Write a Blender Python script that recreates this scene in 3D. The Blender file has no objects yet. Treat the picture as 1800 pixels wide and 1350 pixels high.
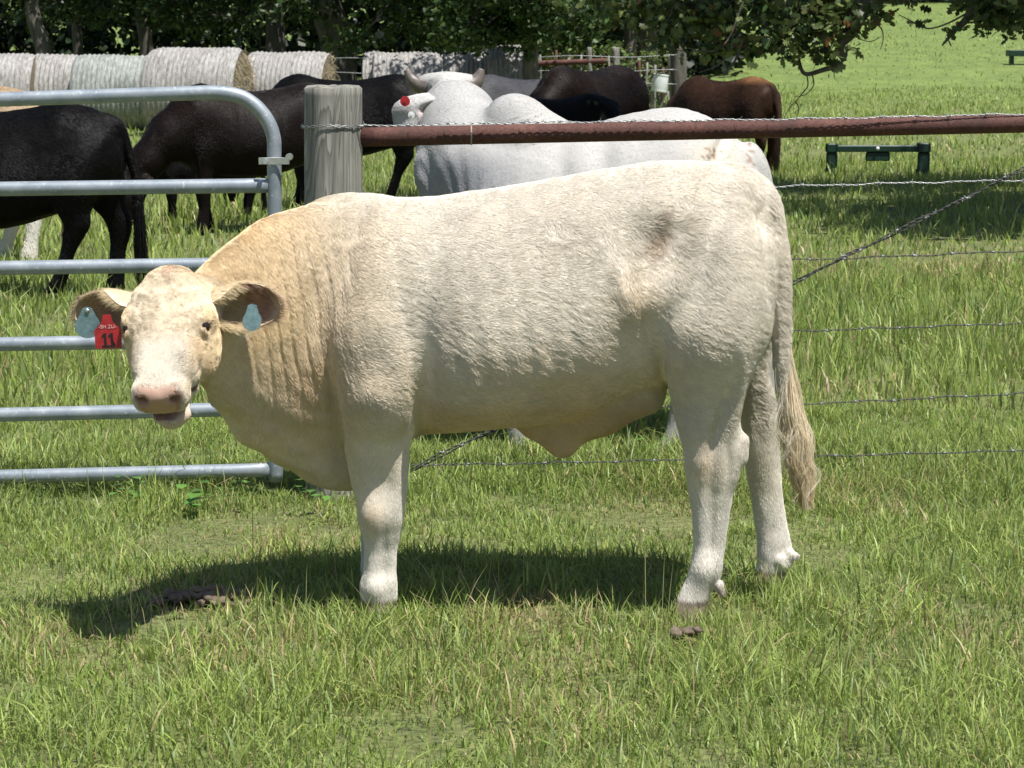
import bpy, math, random
import numpy as np
from mathutils import Vector, Matrix
SC = bpy.context.scene
COL = SC.collection
R = math.radians
rng = np.random.default_rng(7)
random.seed(7)

# ------------------------------------------------------------------ camera
F = 4004.0                       # focal length in photo pixels (1800 x 1350)
CH = 1.55                        # eye height
TH = math.atan(602.0 / F)        # pitch down
cam_d = bpy.data.cameras.new('camera')
cam = bpy.data.objects.new('camera', cam_d); COL.objects.link(cam)
cam.location = (0, 0, CH)
cam.rotation_euler = (math.pi / 2 - TH, 0, 0)
cam_d.sensor_width = 36; cam_d.lens = F / 1800 * 36
cam_d.clip_end = 2000
cam_d.dof.use_dof = True; cam_d.dof.focus_distance = 6.15; cam_d.dof.aperture_fstop = 22
SC.camera = cam
# ------------------------------------------------------------------ light
SUN = np.array([0.30, -0.31, 1.0]); SUN /= np.linalg.norm(SUN)
w = bpy.data.worlds.new('World'); SC.world = w; w.use_nodes = True
nt = w.node_tree; bg = nt.nodes['Background']
sky = nt.nodes.new('ShaderNodeTexSky'); sky.sky_type = 'NISHITA'; sky.sun_disc = False
sky.sun_elevation = math.asin(SUN[2]); sky.sun_rotation = math.atan2(SUN[0], SUN[1])
nt.links.new(sky.outputs[0], bg.inputs[0]); bg.inputs[1].default_value = 0.072
sl = bpy.data.lights.new('sun', 'SUN'); sl.energy = 5.0; sl.angle = R(0.53); sl.color = (1, 0.975, 0.935)
so = bpy.data.objects.new('sun', sl); COL.objects.link(so)
so.rotation_euler = Vector(SUN).to_track_quat('Z', 'Y').to_euler()
so.location = (3, -3, 12)
SC.view_settings.view_transform = 'Standard'; SC.view_settings.look = 'None'
SC.view_settings.exposure = 0.60; SC.view_settings.gamma = 1
SC.cycles.max_bounces = 6; SC.cycles.diffuse_bounces = 3; SC.cycles.glossy_bounces = 2
SC.cycles.transparent_max_bounces = 8; SC.cycles.transmission_bounces = 3
SC.render.hair_type = 'STRIP'

# ------------------------------------------------------------------ helpers
def unp(px, py, Y):
    """world point on the plane y = Y that the photo shows at pixel (px, py)"""
    a = (np.asarray(px, float) - 900) / F; b = (675 - np.asarray(py, float)) / F
    dy = math.cos(TH) + b * math.sin(TH); dz = -math.sin(TH) + b * math.cos(TH)
    return np.stack(np.broadcast_arrays(a / dy * Y, np.asarray(Y, float), CH + dz / dy * Y), -1)
def gz(x, y):
    x = np.asarray(x, float); y = np.asarray(y, float)
    t = np.clip(y - 48, 0, None)
    return 0.034 * t * np.clip(t / 25, 0, 1) + 0.012 * np.sin(x * 1.3 + 1) * np.sin(y * 0.9) * np.clip((y - 3) / 3, 0, 1) + 0.0006 * t * np.sin(x * 0.05) * 8
def gnd(px, py):
    """ground point seen at a pixel"""
    b = (675 - py) / F
    dy = math.cos(TH) + b * math.sin(TH); dz = -math.sin(TH) + b * math.cos(TH)
    Y = -CH * dy / dz
    return np.array([(px - 900) / F / dy * Y, Y, 0.0])

def mesh_obj(name, V, Fa, mat, parent=None, cols=None, smooth=True, col_name='col'):
    """V (n,3), Fa (m,3|4) array or list of such arrays"""
    me = bpy.data.meshes.new(name)
    V = np.ascontiguousarray(V, dtype=np.float32)
    if not isinstance(Fa, (list, tuple)): Fa = [Fa]
    Fa = [np.asarray(f, dtype=np.int32) for f in Fa if len(f)]
    me.vertices.add(len(V)); me.vertices.foreach_set('co', V.ravel())
    nl = sum(f.size for f in Fa); nf = sum(len(f) for f in Fa)
    me.loops.add(nl); me.loops.foreach_set('vertex_index', np.concatenate([f.ravel() for f in Fa]))
    tot = np.concatenate([np.full(len(f), f.shape[1], np.int32) for f in Fa])
    st = np.concatenate([[0], np.cumsum(tot)[:-1]]).astype(np.int32)
    me.polygons.add(nf); me.polygons.foreach_set('loop_start', st); me.polygons.foreach_set('loop_total', tot)
    me.polygons.foreach_set('use_smooth', np.full(nf, smooth, bool))
    me.update(calc_edges=True); me.validate()
    if cols is not None:
        at = me.attributes.new(col_name, 'FLOAT_COLOR', 'POINT')
        c = np.ones((len(V), 4), np.float32); c[:, :3] = cols
        at.data.foreach_set('color', c.ravel())
    if mat: me.materials.append(mat)
    o = bpy.data.objects.new(name, me); COL.objects.link(o)
    if parent: o.parent = parent
    return o
def tag(o, label=None, cat=None, group=None, kind=None):
    if label: o['label'] = label
    if cat: o['category'] = cat
    if group: o['group'] = group
    if kind: o['kind'] = kind
    return o
def empty(name, loc, label, cat, group=None):
    o = bpy.data.objects.new(name, None); COL.objects.link(o); o.location = [float(v) for v in loc]
    o.empty_display_size = 0.2
    return tag(o, label, cat, group)
def adopt(o, parent):
    """child keeps its world coordinates"""
    o.parent = parent
    o.matrix_parent_inverse = Matrix.Translation(parent.location).inverted() if parent.parent is None else Matrix.Identity(4)
    return o
def pchip(x, y):
    x = np.asarray(x, float); y = np.asarray(y, float)
    o = np.argsort(x); x = x[o]; y = y[o]
    h = np.diff(x); d = np.diff(y) / h
    m = np.zeros_like(y)
    s = d[:-1] * d[1:] > 0
    w1 = 2 * h[1:] + h[:-1]; w2 = h[1:] + 2 * h[:-1]
    with np.errstate(all='ignore'):
        hm = (w1 + w2) / (w1 / d[:-1] + w2 / d[1:])
    m[1:-1] = np.where(s, hm, 0); m[0] = d[0]; m[-1] = d[-1]
    def f(q):
        q = np.clip(np.asarray(q, float), x[0], x[-1])
        i = np.clip(np.searchsorted(x, q, side='right') - 1, 0, len(h) - 1)
        t = (q - x[i]) / h[i]
        return ((1 + 2 * t) * (1 - t) ** 2 * y[i] + t * (1 - t) ** 2 * h[i] * m[i]
                + t * t * (3 - 2 * t) * y[i + 1] + t * t * (t - 1) * h[i] * m[i + 1])
    return f
def catmull(P, n):
    P = np.asarray(P, float); Q = np.vstack([2 * P[0] - P[1], P, 2 * P[-1] - P[-2]])
    out = []
    for i in range(1, len(Q) - 2):
        t = np.linspace(0, 1, n, endpoint=False)[:, None]
        a, b, c, d = Q[i - 1], Q[i], Q[i + 1], Q[i + 2]
        out.append(0.5 * (2 * b + (c - a) * t + (2 * a - 5 * b + 4 * c - d) * t ** 2 + (3 * b - a - 3 * c + d) * t ** 3))
    return np.vstack(out + [P[-1:]])
def tube(path, rad, seg=10, caps=True):
    P = np.asarray(path, float); n = len(P); rad = np.broadcast_to(np.asarray(rad, float), (n,))
    T = np.gradient(P, axis=0); T /= np.linalg.norm(T, axis=1)[:, None] + 1e-12
    up = np.array([0, 0, 1.0]) if abs(T[0][2]) < 0.9 else np.array([1.0, 0, 0])
    N = np.zeros_like(P); nn = up - T[0] * up.dot(T[0]); nn /= np.linalg.norm(nn)
    for i in range(n):
        nn = nn - T[i] * nn.dot(T[i]); nn /= np.linalg.norm(nn) + 1e-12; N[i] = nn
    B = np.cross(T, N); a = np.linspace(0, 2 * math.pi, seg, endpoint=False)
    V = P[:, None] + rad[:, None, None] * (np.cos(a)[None, :, None] * N[:, None] + np.sin(a)[None, :, None] * B[:, None])
    V = V.reshape(-1, 3)
    i = np.arange(n - 1)[:, None] * seg; j = np.arange(seg)[None]; k = (j + 1) % seg
    Q = np.stack([i + j, i + k, i + seg + k, i + seg + j], -1).reshape(-1, 4)
    fs = [Q]
    if caps:
        V = np.vstack([V, P[:1], P[-1:]]); c0, c1 = n * seg, n * seg + 1
        j = np.arange(seg); k = (j + 1) % seg; e = (n - 1) * seg
        fs.append(np.vstack([np.stack([k, j, np.full(seg, c0)], -1), np.stack([e + j, e + k, np.full(seg, c1)], -1)]))
    return V, fs
def merge(parts):
    Vs, out, off = [], {}, 0
    for V, fs in parts:
        for f in (fs if isinstance(fs, (list, tuple)) else [fs]):
            f = np.asarray(f)
            if len(f): out.setdefault(f.shape[1], []).append(f + off)
        Vs.append(V); off += len(V)
    return np.vstack(Vs), [np.vstack(v) for v in out.values()]
def box(c, s, ax=None, bev=0.0):
    """box centred c, half sizes s, axes rows of ax, with chamfered edges"""
    ax = np.eye(3) if ax is None else np.asarray(ax, float)
    c = np.asarray(c, float); s = np.asarray(s, float)
    b = min(bev, min(s) * 0.49)
    prof = []
    pts = []
    for z in (-1, 1):
        for lay in (0, 1):
            zz = z * (s[2] if lay == (0 if z < 0 else 1) else s[2] - b)
            inset = b if lay == (0 if z < 0 else 1) else 0
            for (x, y) in ((-1, -1), (1, -1), (1, 1), (-1, 1)):
                for q in ((0, 1) if x * y > 0 else (1, 0)):
                    X = x * (s[0] - inset - (b if q == 0 else 0)); Y = y * (s[1] - inset - (b if q == 1 else 0))
                    pts.append((X, Y, zz))
    P = np.array(pts) @ ax + c
    n = 8; fs = []
    for r in range(3):
        for j in range(n): fs.append((r * n + j, r * n + (j + 1) % n, r * n + n + (j + 1) % n, r * n + n + j))
    P = np.vstack([P, P[:8].mean(0), P[24:].mean(0)])
    tr = [((j + 1) % n, j, 32) for j in range(n)] + [(24 + j, 24 + (j + 1) % n, 33) for j in range(n)]
    return P, [np.array(fs), np.array(tr)]
# smooth value noise, vectorised
_perm = np.random.default_rng(3).random((64, 64, 64)).astype(np.float32)
def noise3(P, s):
    q = np.asarray(P, float) * s + 100.37; i = np.floor(q).astype(int); f = q - i; f = f * f * (3 - 2 * f); r = 0
    for dx in (0, 1):
        for dy in (0, 1):
            for dz in (0, 1):
                r = r + _perm[(i[..., 0] + dx) & 63, (i[..., 1] + dy) & 63, (i[..., 2] + dz) & 63] * \
                    (f[..., 0] if dx else 1 - f[..., 0]) * (f[..., 1] if dy else 1 - f[..., 1]) * (f[..., 2] if dz else 1 - f[..., 2])
    return r * 2 - 1
def sstep(a, b, x):
    t = np.clip((np.asarray(x, float) - a) / (b - a), 0, 1); return t * t * (3 - 2 * t)

# ------------------------------------------------------------------ signed distance modelling
class Vol:
    def __init__(s, lo, hi, h):
        s.lo = np.asarray(lo, float); s.h = h
        s.n = np.ceil((np.asarray(hi, float) - s.lo) / h).astype(int) + 1
        s.a = np.full(s.n, 1.0, np.float32)
        s.ax = [s.lo[i] + h * np.arange(s.n[i]) for i in range(3)]
    def box(s, lo, hi):
        sl = []
        for i in range(3):
            a = max(0, int(math.floor((lo[i] - s.lo[i]) / s.h))); b = min(s.n[i], int(math.ceil((hi[i] - s.lo[i]) / s.h)) + 1)
            sl.append(slice(a, max(a, b)))
        sl = tuple(sl)
        return sl, s.ax[0][sl[0]][:, None, None], s.ax[1][sl[1]][None, :, None], s.ax[2][sl[2]][None, None, :]
    def add(s, sl, d, k):
        a = s.a[sl]; d = d.astype(np.float32)
        t = np.clip(0.5 + 0.5 * (a - d) / k, 0, 1)
        s.a[sl] = a * (1 - t) + d * t - k * t * (1 - t)
    def cut(s, sl, d, k):
        a = s.a[sl]; d = -d.astype(np.float32)
        t = np.clip(0.5 - 0.5 * (a - d) / k, 0, 1)
        s.a[sl] = a * (1 - t) + d * t + k * t * (1 - t)
    def ell(s, c, r, k=0.03, ax=None, cut=False):
        c = np.asarray(c, float); r = np.broadcast_to(np.asarray(r, float), (3,)); m = r.max() + k + 2 * s.h
        sl, X, Y, Z = s.box(c - m, c + m)
        if s.a[sl].size == 0: return
        p = [X - c[0], Y - c[1], Z - c[2]]
        if ax is not None: p = [p[0] * e[0] + p[1] * e[1] + p[2] * e[2] for e in np.asarray(ax, float)]
        n = np.sqrt(sum((p[i] / r[i]) ** 2 for i in range(3))) + 1e-6
        g = np.sqrt(sum((p[i] / r[i] ** 2) ** 2 for i in range(3))) + 1e-6
        d = n * (n - 1) / g
        (s.cut if cut else s.add)(sl, d, k)
    def cone(s, a, b, ra, rb, k=0.03, cut=False):
        a = np.asarray(a, float); b = np.asarray(b, float); m = max(ra, rb) + k + 2 * s.h
        sl, X, Y, Z = s.box(np.minimum(a, b) - m, np.maximum(a, b) + m)
        if s.a[sl].size == 0: return
        v = b - a; L2 = v.dot(v)
        t = np.clip(((X - a[0]) * v[0] + (Y - a[1]) * v[1] + (Z - a[2]) * v[2]) / L2, 0, 1)
        d = np.sqrt((X - a[0] - t * v[0]) ** 2 + (Y - a[1] - t * v[1]) ** 2 + (Z - a[2] - t * v[2]) ** 2) - (ra + (rb - ra) * t)
        (s.cut if cut else s.add)(sl, d, k)
    def chain(s, pts, rad, k=0.03):
        for i in range(len(pts) - 1): s.cone(pts[i], pts[i + 1], rad[i], rad[i + 1], k)
    def loft(s, axis, q, c1, c2, r1, r2, p=2.2, egg=0.0, k=0.03):
        """sections along axis (0 = x, 2 = z): centre (c1,c2), half sizes (r1,r2) in the two other axes"""
        q = np.asarray(q, float); o1, o2 = [(1, 2), None, (0, 1)][axis]
        f = [pchip(q, v) for v in (c1, c2, r1, r2)]
        eg = pchip(q, np.broadcast_to(egg, q.shape))
        lo = np.zeros(3); hi = np.zeros(3); m = k + 2 * s.h
        lo[axis], hi[axis] = q.min() - m, q.max() + m
        lo[o1] = (np.array(c1) - r1).min() - m; hi[o1] = (np.array(c1) + r1).max() + m
        lo[o2] = (np.array(c2) - r2).min() - m; hi[o2] = (np.array(c2) + r2).max() + m
        sl, X, Y, Z = s.box(lo, hi); G = [X, Y, Z]
        if s.a[sl].size == 0: return
        A = G[axis]; C1, C2, R1, R2, E = [g(A) for g in f] + [eg(A)]
        u = G[o1] - C1; v = G[o2] - C2
        tv = v / R2
        R1 = R1 * np.clip(1 + E * tv, 0.3, 2)
        N = (np.abs(u / R1) ** p + np.abs(tv) ** p) ** (1 / p) + 1e-6
        rr = np.sqrt(u * u + v * v) + 1e-6
        d = np.where(N < 1, -np.minimum(R1, R2) * (1 - N), rr * (1 - 1 / N))
        dx = np.maximum(q.min() - A, A - q.max()); dx = np.maximum(dx, 0)
        d = np.where(dx > 0, np.sqrt(np.maximum(d, 0) ** 2 + dx ** 2), d)
        s.add(sl, d, k)
    def mesh(s):
        a = s.a; ins = a < 0
        h = s.h; n = a.shape
        c = np.zeros(tuple(v - 1 for v in n), np.uint8)
        for dx in (0, 1):
            for dy in (0, 1):
                for dz in (0, 1): c += ins[dx:n[0] - 1 + dx, dy:n[1] - 1 + dy, dz:n[2] - 1 + dz]
        I = np.argwhere((c > 0) & (c < 8))
        idx = np.full(c.shape, -1, np.int32); idx[tuple(I.T)] = np.arange(len(I))
        S = np.zeros((len(I), 3)); W = np.zeros(len(I))
        corners = [(i & 1, (i >> 1) & 1, (i >> 2) & 1) for i in range(8)]
        vals = [a[I[:, 0] + p, I[:, 1] + q, I[:, 2] + r] for p, q, r in corners]
        for e in range(3):
            for i in range(8):
                if corners[i][e] == 0:
                    j = i | (1 << e); va, vb = vals[i], vals[j]; m = (va < 0) != (vb < 0)
                    t = np.where(m, va / np.where(m, va - vb, 1), 0)
                    pt = np.tile(np.array(corners[i], float), (len(I), 1)); pt[:, e] += t
                    S += pt * m[:, None]; W += m
        V = s.lo + (I + S / W[:, None]) * h
        Fs = []
        for e in range(3):
            u, v = [(1, 2), (2, 0), (0, 1)][e]
            A = np.moveaxis(ins, e, 0)
            s0 = [slice(None)] * 3; s1 = [slice(None)] * 3
            s0[e] = slice(0, -1); s1[e] = slice(1, None)
            for z in (u, v): s0[z] = s1[z] = slice(1, -1)
            x0 = ins[tuple(s0)]; x1 = ins[tuple(s1)]
            J = np.argwhere(x0 != x1); J[:, u] += 1; J[:, v] += 1
            fl = ins[tuple(J.T)]
            def g(du, dv):
                K = J.copy(); K[:, u] += du; K[:, v] += dv
                return idx[tuple(K.T)]
            q = np.stack([g(-1, -1), g(0, -1), g(0, 0), g(-1, 0)], -1)
            q[~fl] = q[~fl][:, ::-1]
            Fs.append(q)
        Fq = np.vstack(Fs); Fq = Fq[(Fq >= 0).all(1)]
        return V, Fq
def vnormals(V, Fq):
    n = np.cross(V[Fq[:, 2]] - V[Fq[:, 0]], V[Fq[:, 3]] - V[Fq[:, 1]])
    N = np.zeros_like(V)
    for i in range(4): np.add.at(N, Fq[:, i], n)
    return N / (np.linalg.norm(N, axis=1)[:, None] + 1e-12)
def relax(V, Fq, it=1, f=0.5, wgt=None):
    for _ in range(it):
        A = np.zeros_like(V); C = np.zeros(len(V))
        for i in range(4):
            j = (i + 1) % 4
            np.add.at(A, Fq[:, i], V[Fq[:, j]]); np.add.at(C, Fq[:, i], 1)
            np.add.at(A, Fq[:, j], V[Fq[:, i]]); np.add.at(C, Fq[:, j], 1)
        d = (A / C[:, None] - V) * f
        if wgt is not None: d *= wgt[:, None]
        V = V + d
    return V

# ------------------------------------------------------------------ materials
class NT:
    def __init__(s, name):
        s.m = bpy.data.materials.new(name); s.m.use_nodes = True; s.t = s.m.node_tree
        s.b = s.t.nodes['Principled BSDF']; s.out = s.t.nodes['Material Output']
    def n(s, typ, **kw):
        x = s.t.nodes.new(typ)
        for k, v in kw.items():
            if k.startswith('i_'):
                key = k[2:].replace('_', ' '); x.inputs[int(key) if key.isdigit() else key].default_value = v
            else: setattr(x, k, v)
        return x
    def l(s, a, b): s.t.links.new(a, b)
    def noise(s, scale, detail=4, rough=0.55, vec=None, dist=0.0):
        x = s.n('ShaderNodeTexNoise', i_Scale=scale, i_Detail=detail, i_Roughness=rough, i_Distortion=dist)
        if vec is not None: s.l(vec, x.inputs['Vector'])
        return x
    def obj(s): return s.n('ShaderNodeTexCoord').outputs['Object']
    def mapv(s, vec, sc=(1, 1, 1), rot=(0, 0, 0)):
        x = s.n('ShaderNodeMapping'); x.inputs['Scale'].default_value = sc; x.inputs['Rotation'].default_value = rot
        s.l(vec, x.inputs['Vector']); return x.outputs[0]
    def ramp(s, fac, stops):
        x = s.n('ShaderNodeValToRGB'); e = x.color_ramp.elements
        while len(e) > 1: e.remove(e[0])
        e[0].position = stops[0][0]; e[0].color = (*stops[0][1], 1)
        for p, c in stops[1:]: k = e.new(p); k.color = (*c, 1)
        s.l(fac, x.inputs[0]); return x.outputs[0]
    def mix(s, fac, a, b, mode='MIX'):
        x = s.n('ShaderNodeMix', data_type='RGBA', blend_type=mode)
        for v, sock in ((fac, x.inputs[0]), (a, x.inputs[6]), (b, x.inputs[7])):
            if hasattr(v, 'is_linked'): s.l(v, sock)
            else: sock.default_value = v if not isinstance(v, tuple) or len(v) == 4 else (*v, 1)
        return x.outputs[2]
    def bump(s, h, strength=0.5, dist=0.01):
        x = s.n('ShaderNodeBump', i_Strength=strength, i_Distance=dist); s.l(h, x.inputs['Height'])
        s.l(x.outputs[0], s.b.inputs['Normal']); return x
    def base(s, c):
        if hasattr(c, 'is_linked'): s.l(c, s.b.inputs['Base Color'])
        else: s.b.inputs['Base Color'].default_value = (*c, 1)
        return s
    def set(s, **kw):
        for k, v in kw.items(): s.b.inputs[k.replace('_', ' ')].default_value = v
        return s
def plain(name, c, rough=0.6, metal=0.0, var=0.25, scale=20, bump=0.1):
    m = NT(name); o = m.obj(); n = m.noise(scale, 5, vec=o)
    lo = tuple(v * (1 - var) for v in c); hi = tuple(min(1, v * (1 + var)) for v in c)
    m.base(m.ramp(n.outputs['Fac'], [(0.3, lo), (0.7, hi)])).set(Roughness=rough, Metallic=metal)
    if bump: m.bump(n.outputs['Fac'], bump, 0.01)
    return m.m

def attr_mat(name, rough=0.6, spec=0.3, bump=None, tint=None):
    m = NT(name); a = m.n('ShaderNodeAttribute', attribute_name='col')
    c = a.outputs['Color']; o = m.obj()
    n = m.noise(9, 5, vec=o)
    c = m.mix(1.0, c, m.ramp(n.outputs['Fac'], [(0.25, (0.86,) * 3), (0.75, (1.08,) * 3)]), 'MULTIPLY')
    m.base(c).set(Roughness=rough); m.b.inputs['Specular IOR Level'].default_value = spec
    if bump:
        sc, st = bump
        nn = m.noise(60, 4, vec=m.mapv(o, sc)); m.bump(nn.outputs['Fac'], st, 0.006)
    return m
M_bull = attr_mat('bull_hide', 0.65, 0.2, ((1, 1, 0.5), 0.25)).m
mm = attr_mat('dark_hide', 0.5, 0.08, ((1.2, 1.2, 0.35), 0.5)); M_dark = mm.m
def hair_mat(name, rough=0.55, spec=0.35, trans=0.12):
    m = NT(name); a = m.n('ShaderNodeAttribute', attribute_name='col')
    m.l(a.outputs['Color'], m.b.inputs['Base Color']); m.set(Roughness=rough); m.b.inputs['Specular IOR Level'].default_value = spec
    t = m.n('ShaderNodeBsdfTranslucent'); m.l(a.outputs['Color'], t.inputs[0])
    x = m.n('ShaderNodeMixShader', i_0=trans); m.l(m.b.outputs[0], x.inputs[1]); m.l(t.outputs[0], x.inputs[2]); m.l(x.outputs[0], m.out.inputs[0])
    return m.m
M_hair = hair_mat('coat_hair')
M_hair2 = hair_mat('glossy_dark_hair', 0.42, 0.20, 0.0)
M_grass = hair_mat('grass_blade', 0.45, 0.35, 0.38)
M_leaf = hair_mat('tree_leaf', 0.45, 0.28, 0.3)

m = NT('pasture'); o = m.obj()
n1 = m.noise(0.25, 6, vec=o); n2 = m.noise(3.5, 6, 0.65, vec=o); n3 = m.noise(45, 4, vec=o)
c = m.ramp(n2.outputs['Fac'], [(0.28, (0.10, 0.14, 0.028)), (0.5, (0.14, 0.20, 0.04)), (0.72, (0.20, 0.255, 0.06))])
c = m.mix(m.ramp(n1.outputs['Fac'], [(0.45, (0, 0, 0)), (0.7, (0.5, 0.5, 0.5))]), c, (0.17, 0.225, 0.05))
c = m.mix(1.0, c, m.ramp(n3.outputs['Fac'], [(0.35, (0.6,) * 3), (0.65, (1.2,) * 3)]), 'MULTIPLY')
n4 = m.noise(1.3, 9, 0.72, vec=m.mapv(o, (1, 0.45, 1)))
c = m.mix(1.0, c, m.ramp(n4.outputs['Fac'], [(0.3, (0.62, 0.66, 0.6)), (0.5, (0.95,) * 3), (0.72, (1.25, 1.2, 1.2))]), 'MULTIPLY')
sx_ = m.n('ShaderNodeSeparateXYZ'); m.l(o, sx_.inputs[0])
mr = m.n('ShaderNodeMapRange', i_1=28.0, i_2=62.0); m.l(sx_.outputs['Y'], mr.inputs[0])
soil = m.ramp(n2.outputs['Fac'], [(0.3, (0.085, 0.10, 0.028)), (0.6, (0.15, 0.16, 0.052)), (0.8, (0.23, 0.195, 0.10))])
soil = m.mix(1.0, soil, m.ramp(n3.outputs['Fac'], [(0.35, (0.6,) * 3), (0.65, (1.3,) * 3)]), 'MULTIPLY')
c = m.mix(mr.outputs[0], soil, c)
m.base(c).set(Roughness=0.9); m.bump(n3.outputs['Fac'], 0.6, 0.03); M_ground = m.m

m = NT('galvanised_steel'); o = m.obj()
n1 = m.noise(14, 6, 0.6, vec=o); n2 = m.noise(70, 3, vec=o)
c = m.ramp(n1.outputs['Fac'], [(0.3, (0.20, 0.235, 0.265)), (0.55, (0.28, 0.315, 0.345)), (0.75, (0.37, 0.40, 0.42))])
sp = m.ramp(n2.outputs['Fac'], [(0.63, (0, 0, 0)), (0.70, (0.6, 0.6, 0.6))])
c = m.mix(sp, c, (0.6, 0.6, 0.58))
m.base(c).set(Roughness=0.48, Metallic=0.35); m.bump(n2.outputs['Fac'], 0.08, 0.003); M_galv = m.m
M_zinc = plain('bright_zinc', (0.62, 0.64, 0.60), 0.3, 0.9, 0.15, 30, 0.05)
m = NT('rusty_pipe'); o = m.obj()
n1 = m.noise(6, 8, 0.7, vec=o); n2 = m.noise(90, 4, 0.7, vec=o)
c = m.ramp(n1.outputs['Fac'], [(0.25, (0.05, 0.020, 0.015)), (0.5, (0.090, 0.034, 0.025)), (0.75, (0.15, 0.062, 0.044))])
c = m.mix(1.0, c, m.ramp(n2.outputs['Fac'], [(0.3, (0.55,) * 3), (0.7, (1.4,) * 3)]), 'MULTIPLY')
m.base(c).set(Roughness=0.8, Metallic=0.1); m.bump(n2.outputs['Fac'], 0.5, 0.004); M_rust = m.m
M_wire = plain('old_wire', (0.075, 0.072, 0.07), 0.6, 0.5, 0.3, 60, 0.0)
M_wire2 = plain('newer_wire', (0.33, 0.335, 0.33), 0.42, 0.7, 0.2, 60, 0.0)
m = NT('weathered_wood'); o = m.obj()
n1 = m.noise(2.8, 4.0, 0.42, vec=m.mapv(o, (1.5, 1.5, 0.30)), dist=0.8)
mu = m.n('ShaderNodeMath', operation='MULTIPLY', i_1=30.0); m.l(n1.outputs['Fac'], mu.inputs[0])
fr = m.n('ShaderNodeMath', operation='FRACT'); m.l(mu.outputs[0], fr.inputs[0])
n2 = m.noise(60, 4, vec=m.mapv(o, (1, 1, 0.06))); n3 = m.noise(5, 5, 0.6, vec=o)
c = m.ramp(fr.outputs[0], [(0.0, (0.15, 0.15, 0.135)), (0.2, (0.22, 0.22, 0.205)), (0.5, (0.285, 0.285, 0.265)), (0.92, (0.33, 0.33, 0.31)), (1.0, (0.17, 0.17, 0.155))])
c = m.mix(1.0, c, m.ramp(n2.outputs['Fac'], [(0.3, (0.72,) * 3), (0.7, (1.15,) * 3)]), 'MULTIPLY')
c = m.mix(1.0, c, m.ramp(n3.outputs['Fac'], [(0.3, (0.64, 0.62, 0.56)), (0.7, (1.0, 0.96, 0.88))]), 'MULTIPLY')
m.base(c).set(Roughness=0.85)
ad = m.n('ShaderNodeMath', operation='ADD'); m.l(fr.outputs[0], ad.inputs[0]); m.l(n2.outputs['Fac'], ad.inputs[1])
m.bump(ad.outputs[0], 0.5, 0.006); M_wood = m.m
m = NT('bark'); o = m.obj(); n1 = m.noise(7, 6, 0.65, vec=m.mapv(o, (1, 1, 0.25)))
m.base(m.ramp(n1.outputs['Fac'], [(0.3, (0.045, 0.038, 0.030)), (0.7, (0.15, 0.135, 0.115))])).set(Roughness=0.9); m.bump(n1.outputs['Fac'], 0.8, 0.04); M_bark = m.m
# ------------------------------------------------------------------ ground
ys = np.concatenate([np.linspace(-6, 30, 121), np.linspace(31, 80, 60), np.linspace(83, 420, 90)])
xs = np.concatenate([np.linspace(-260, -22, 50), np.linspace(-20, 20, 141), np.linspace(22, 260, 50)])
GX, GY = np.meshgrid(xs, ys, indexing='xy')
GV = np.stack([GX, GY, gz(GX, GY)], -1).reshape(-1, 3)
nx_ = len(xs); i = np.arange(len(ys) - 1)[:, None] * nx_; j = np.arange(nx_ - 1)[None]
GF = np.stack([i + j, i + j + 1, i + nx_ + j + 1, i + nx_ + j], -1).reshape(-1, 4)
ground = tag(mesh_obj('ground', GV, GF, M_ground), kind='structure')
# ------------------------------------------------------------------ grass blades (uncountable: one object)
DRY = [(gnd(935, 1090), .16, .8), (gnd(430, 1150), .2, .45), (gnd(1225, 1098), .14, .8), (gnd(980, 1165), .10, .6), (gnd(100, 1140), .2, .4), (gnd(1150, 905), .22, .5), (gnd(480, 940), .25, .45), (gnd(1520, 880), .25, .35),
       (gnd(1650, 470), .8, .55), (gnd(1450, 480), .5, .4), (gnd(1000, 1260), .18, .3), (gnd(1700, 1120), .25, .3), (gnd(330, 1065), .16, .7), (gnd(900, 1180), .3, .25), (gnd(1480, 700), .25, .3)]
def blades(n, x, y, h, wd, col, lean, seg):
    """x,y roots, h height, wd width, col (n,3), lean amount; seg quads + a tip"""
    z = gz(x, y); az = rng.random(n) * 2 * math.pi; cur = rng.uniform(.15, 1.0, n) * lean
    dirx, diry = np.cos(az), np.sin(az); fa = az + rng.normal(math.pi / 2, .6, n)
    wx, wy = np.cos(fa), np.sin(fa)
    t = np.linspace(0, 1, seg + 2); rows = []
    for k, tt in enumerate(t):
        out = h * cur * (tt ** 1.7) * .85; up = h * tt * np.sqrt(np.clip(1 - (cur * tt * .75) ** 2, .12, 1)) 
        c = np.stack([x + dirx * out, y + diry * out, z + up - .004], -1)
        if k == seg + 1: rows.append(c[:, None])
        else:
            ww = wd * (1 - .55 * tt ** 1.5) * (0.75 if k == 0 else 1) / 2
            o = np.stack([wx * ww, wy * ww, 0 * ww], -1); rows.append(np.stack([c - o, c + o], 1))
    Vv = np.concatenate(rows, 1); k = Vv.shape[1]; base = np.arange(n)[:, None] * k
    q = np.concatenate([base + np.array([[2 * i, 2 * i + 1, 2 * i + 3, 2 * i + 2]]) for i in range(seg)], 0)
    tr = base + np.array([[2 * seg, 2 * seg + 1, 2 * seg + 2]])
    C = np.repeat(col, k, 0)
    return Vv.reshape(-1, 3), [q, tr], C
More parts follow.
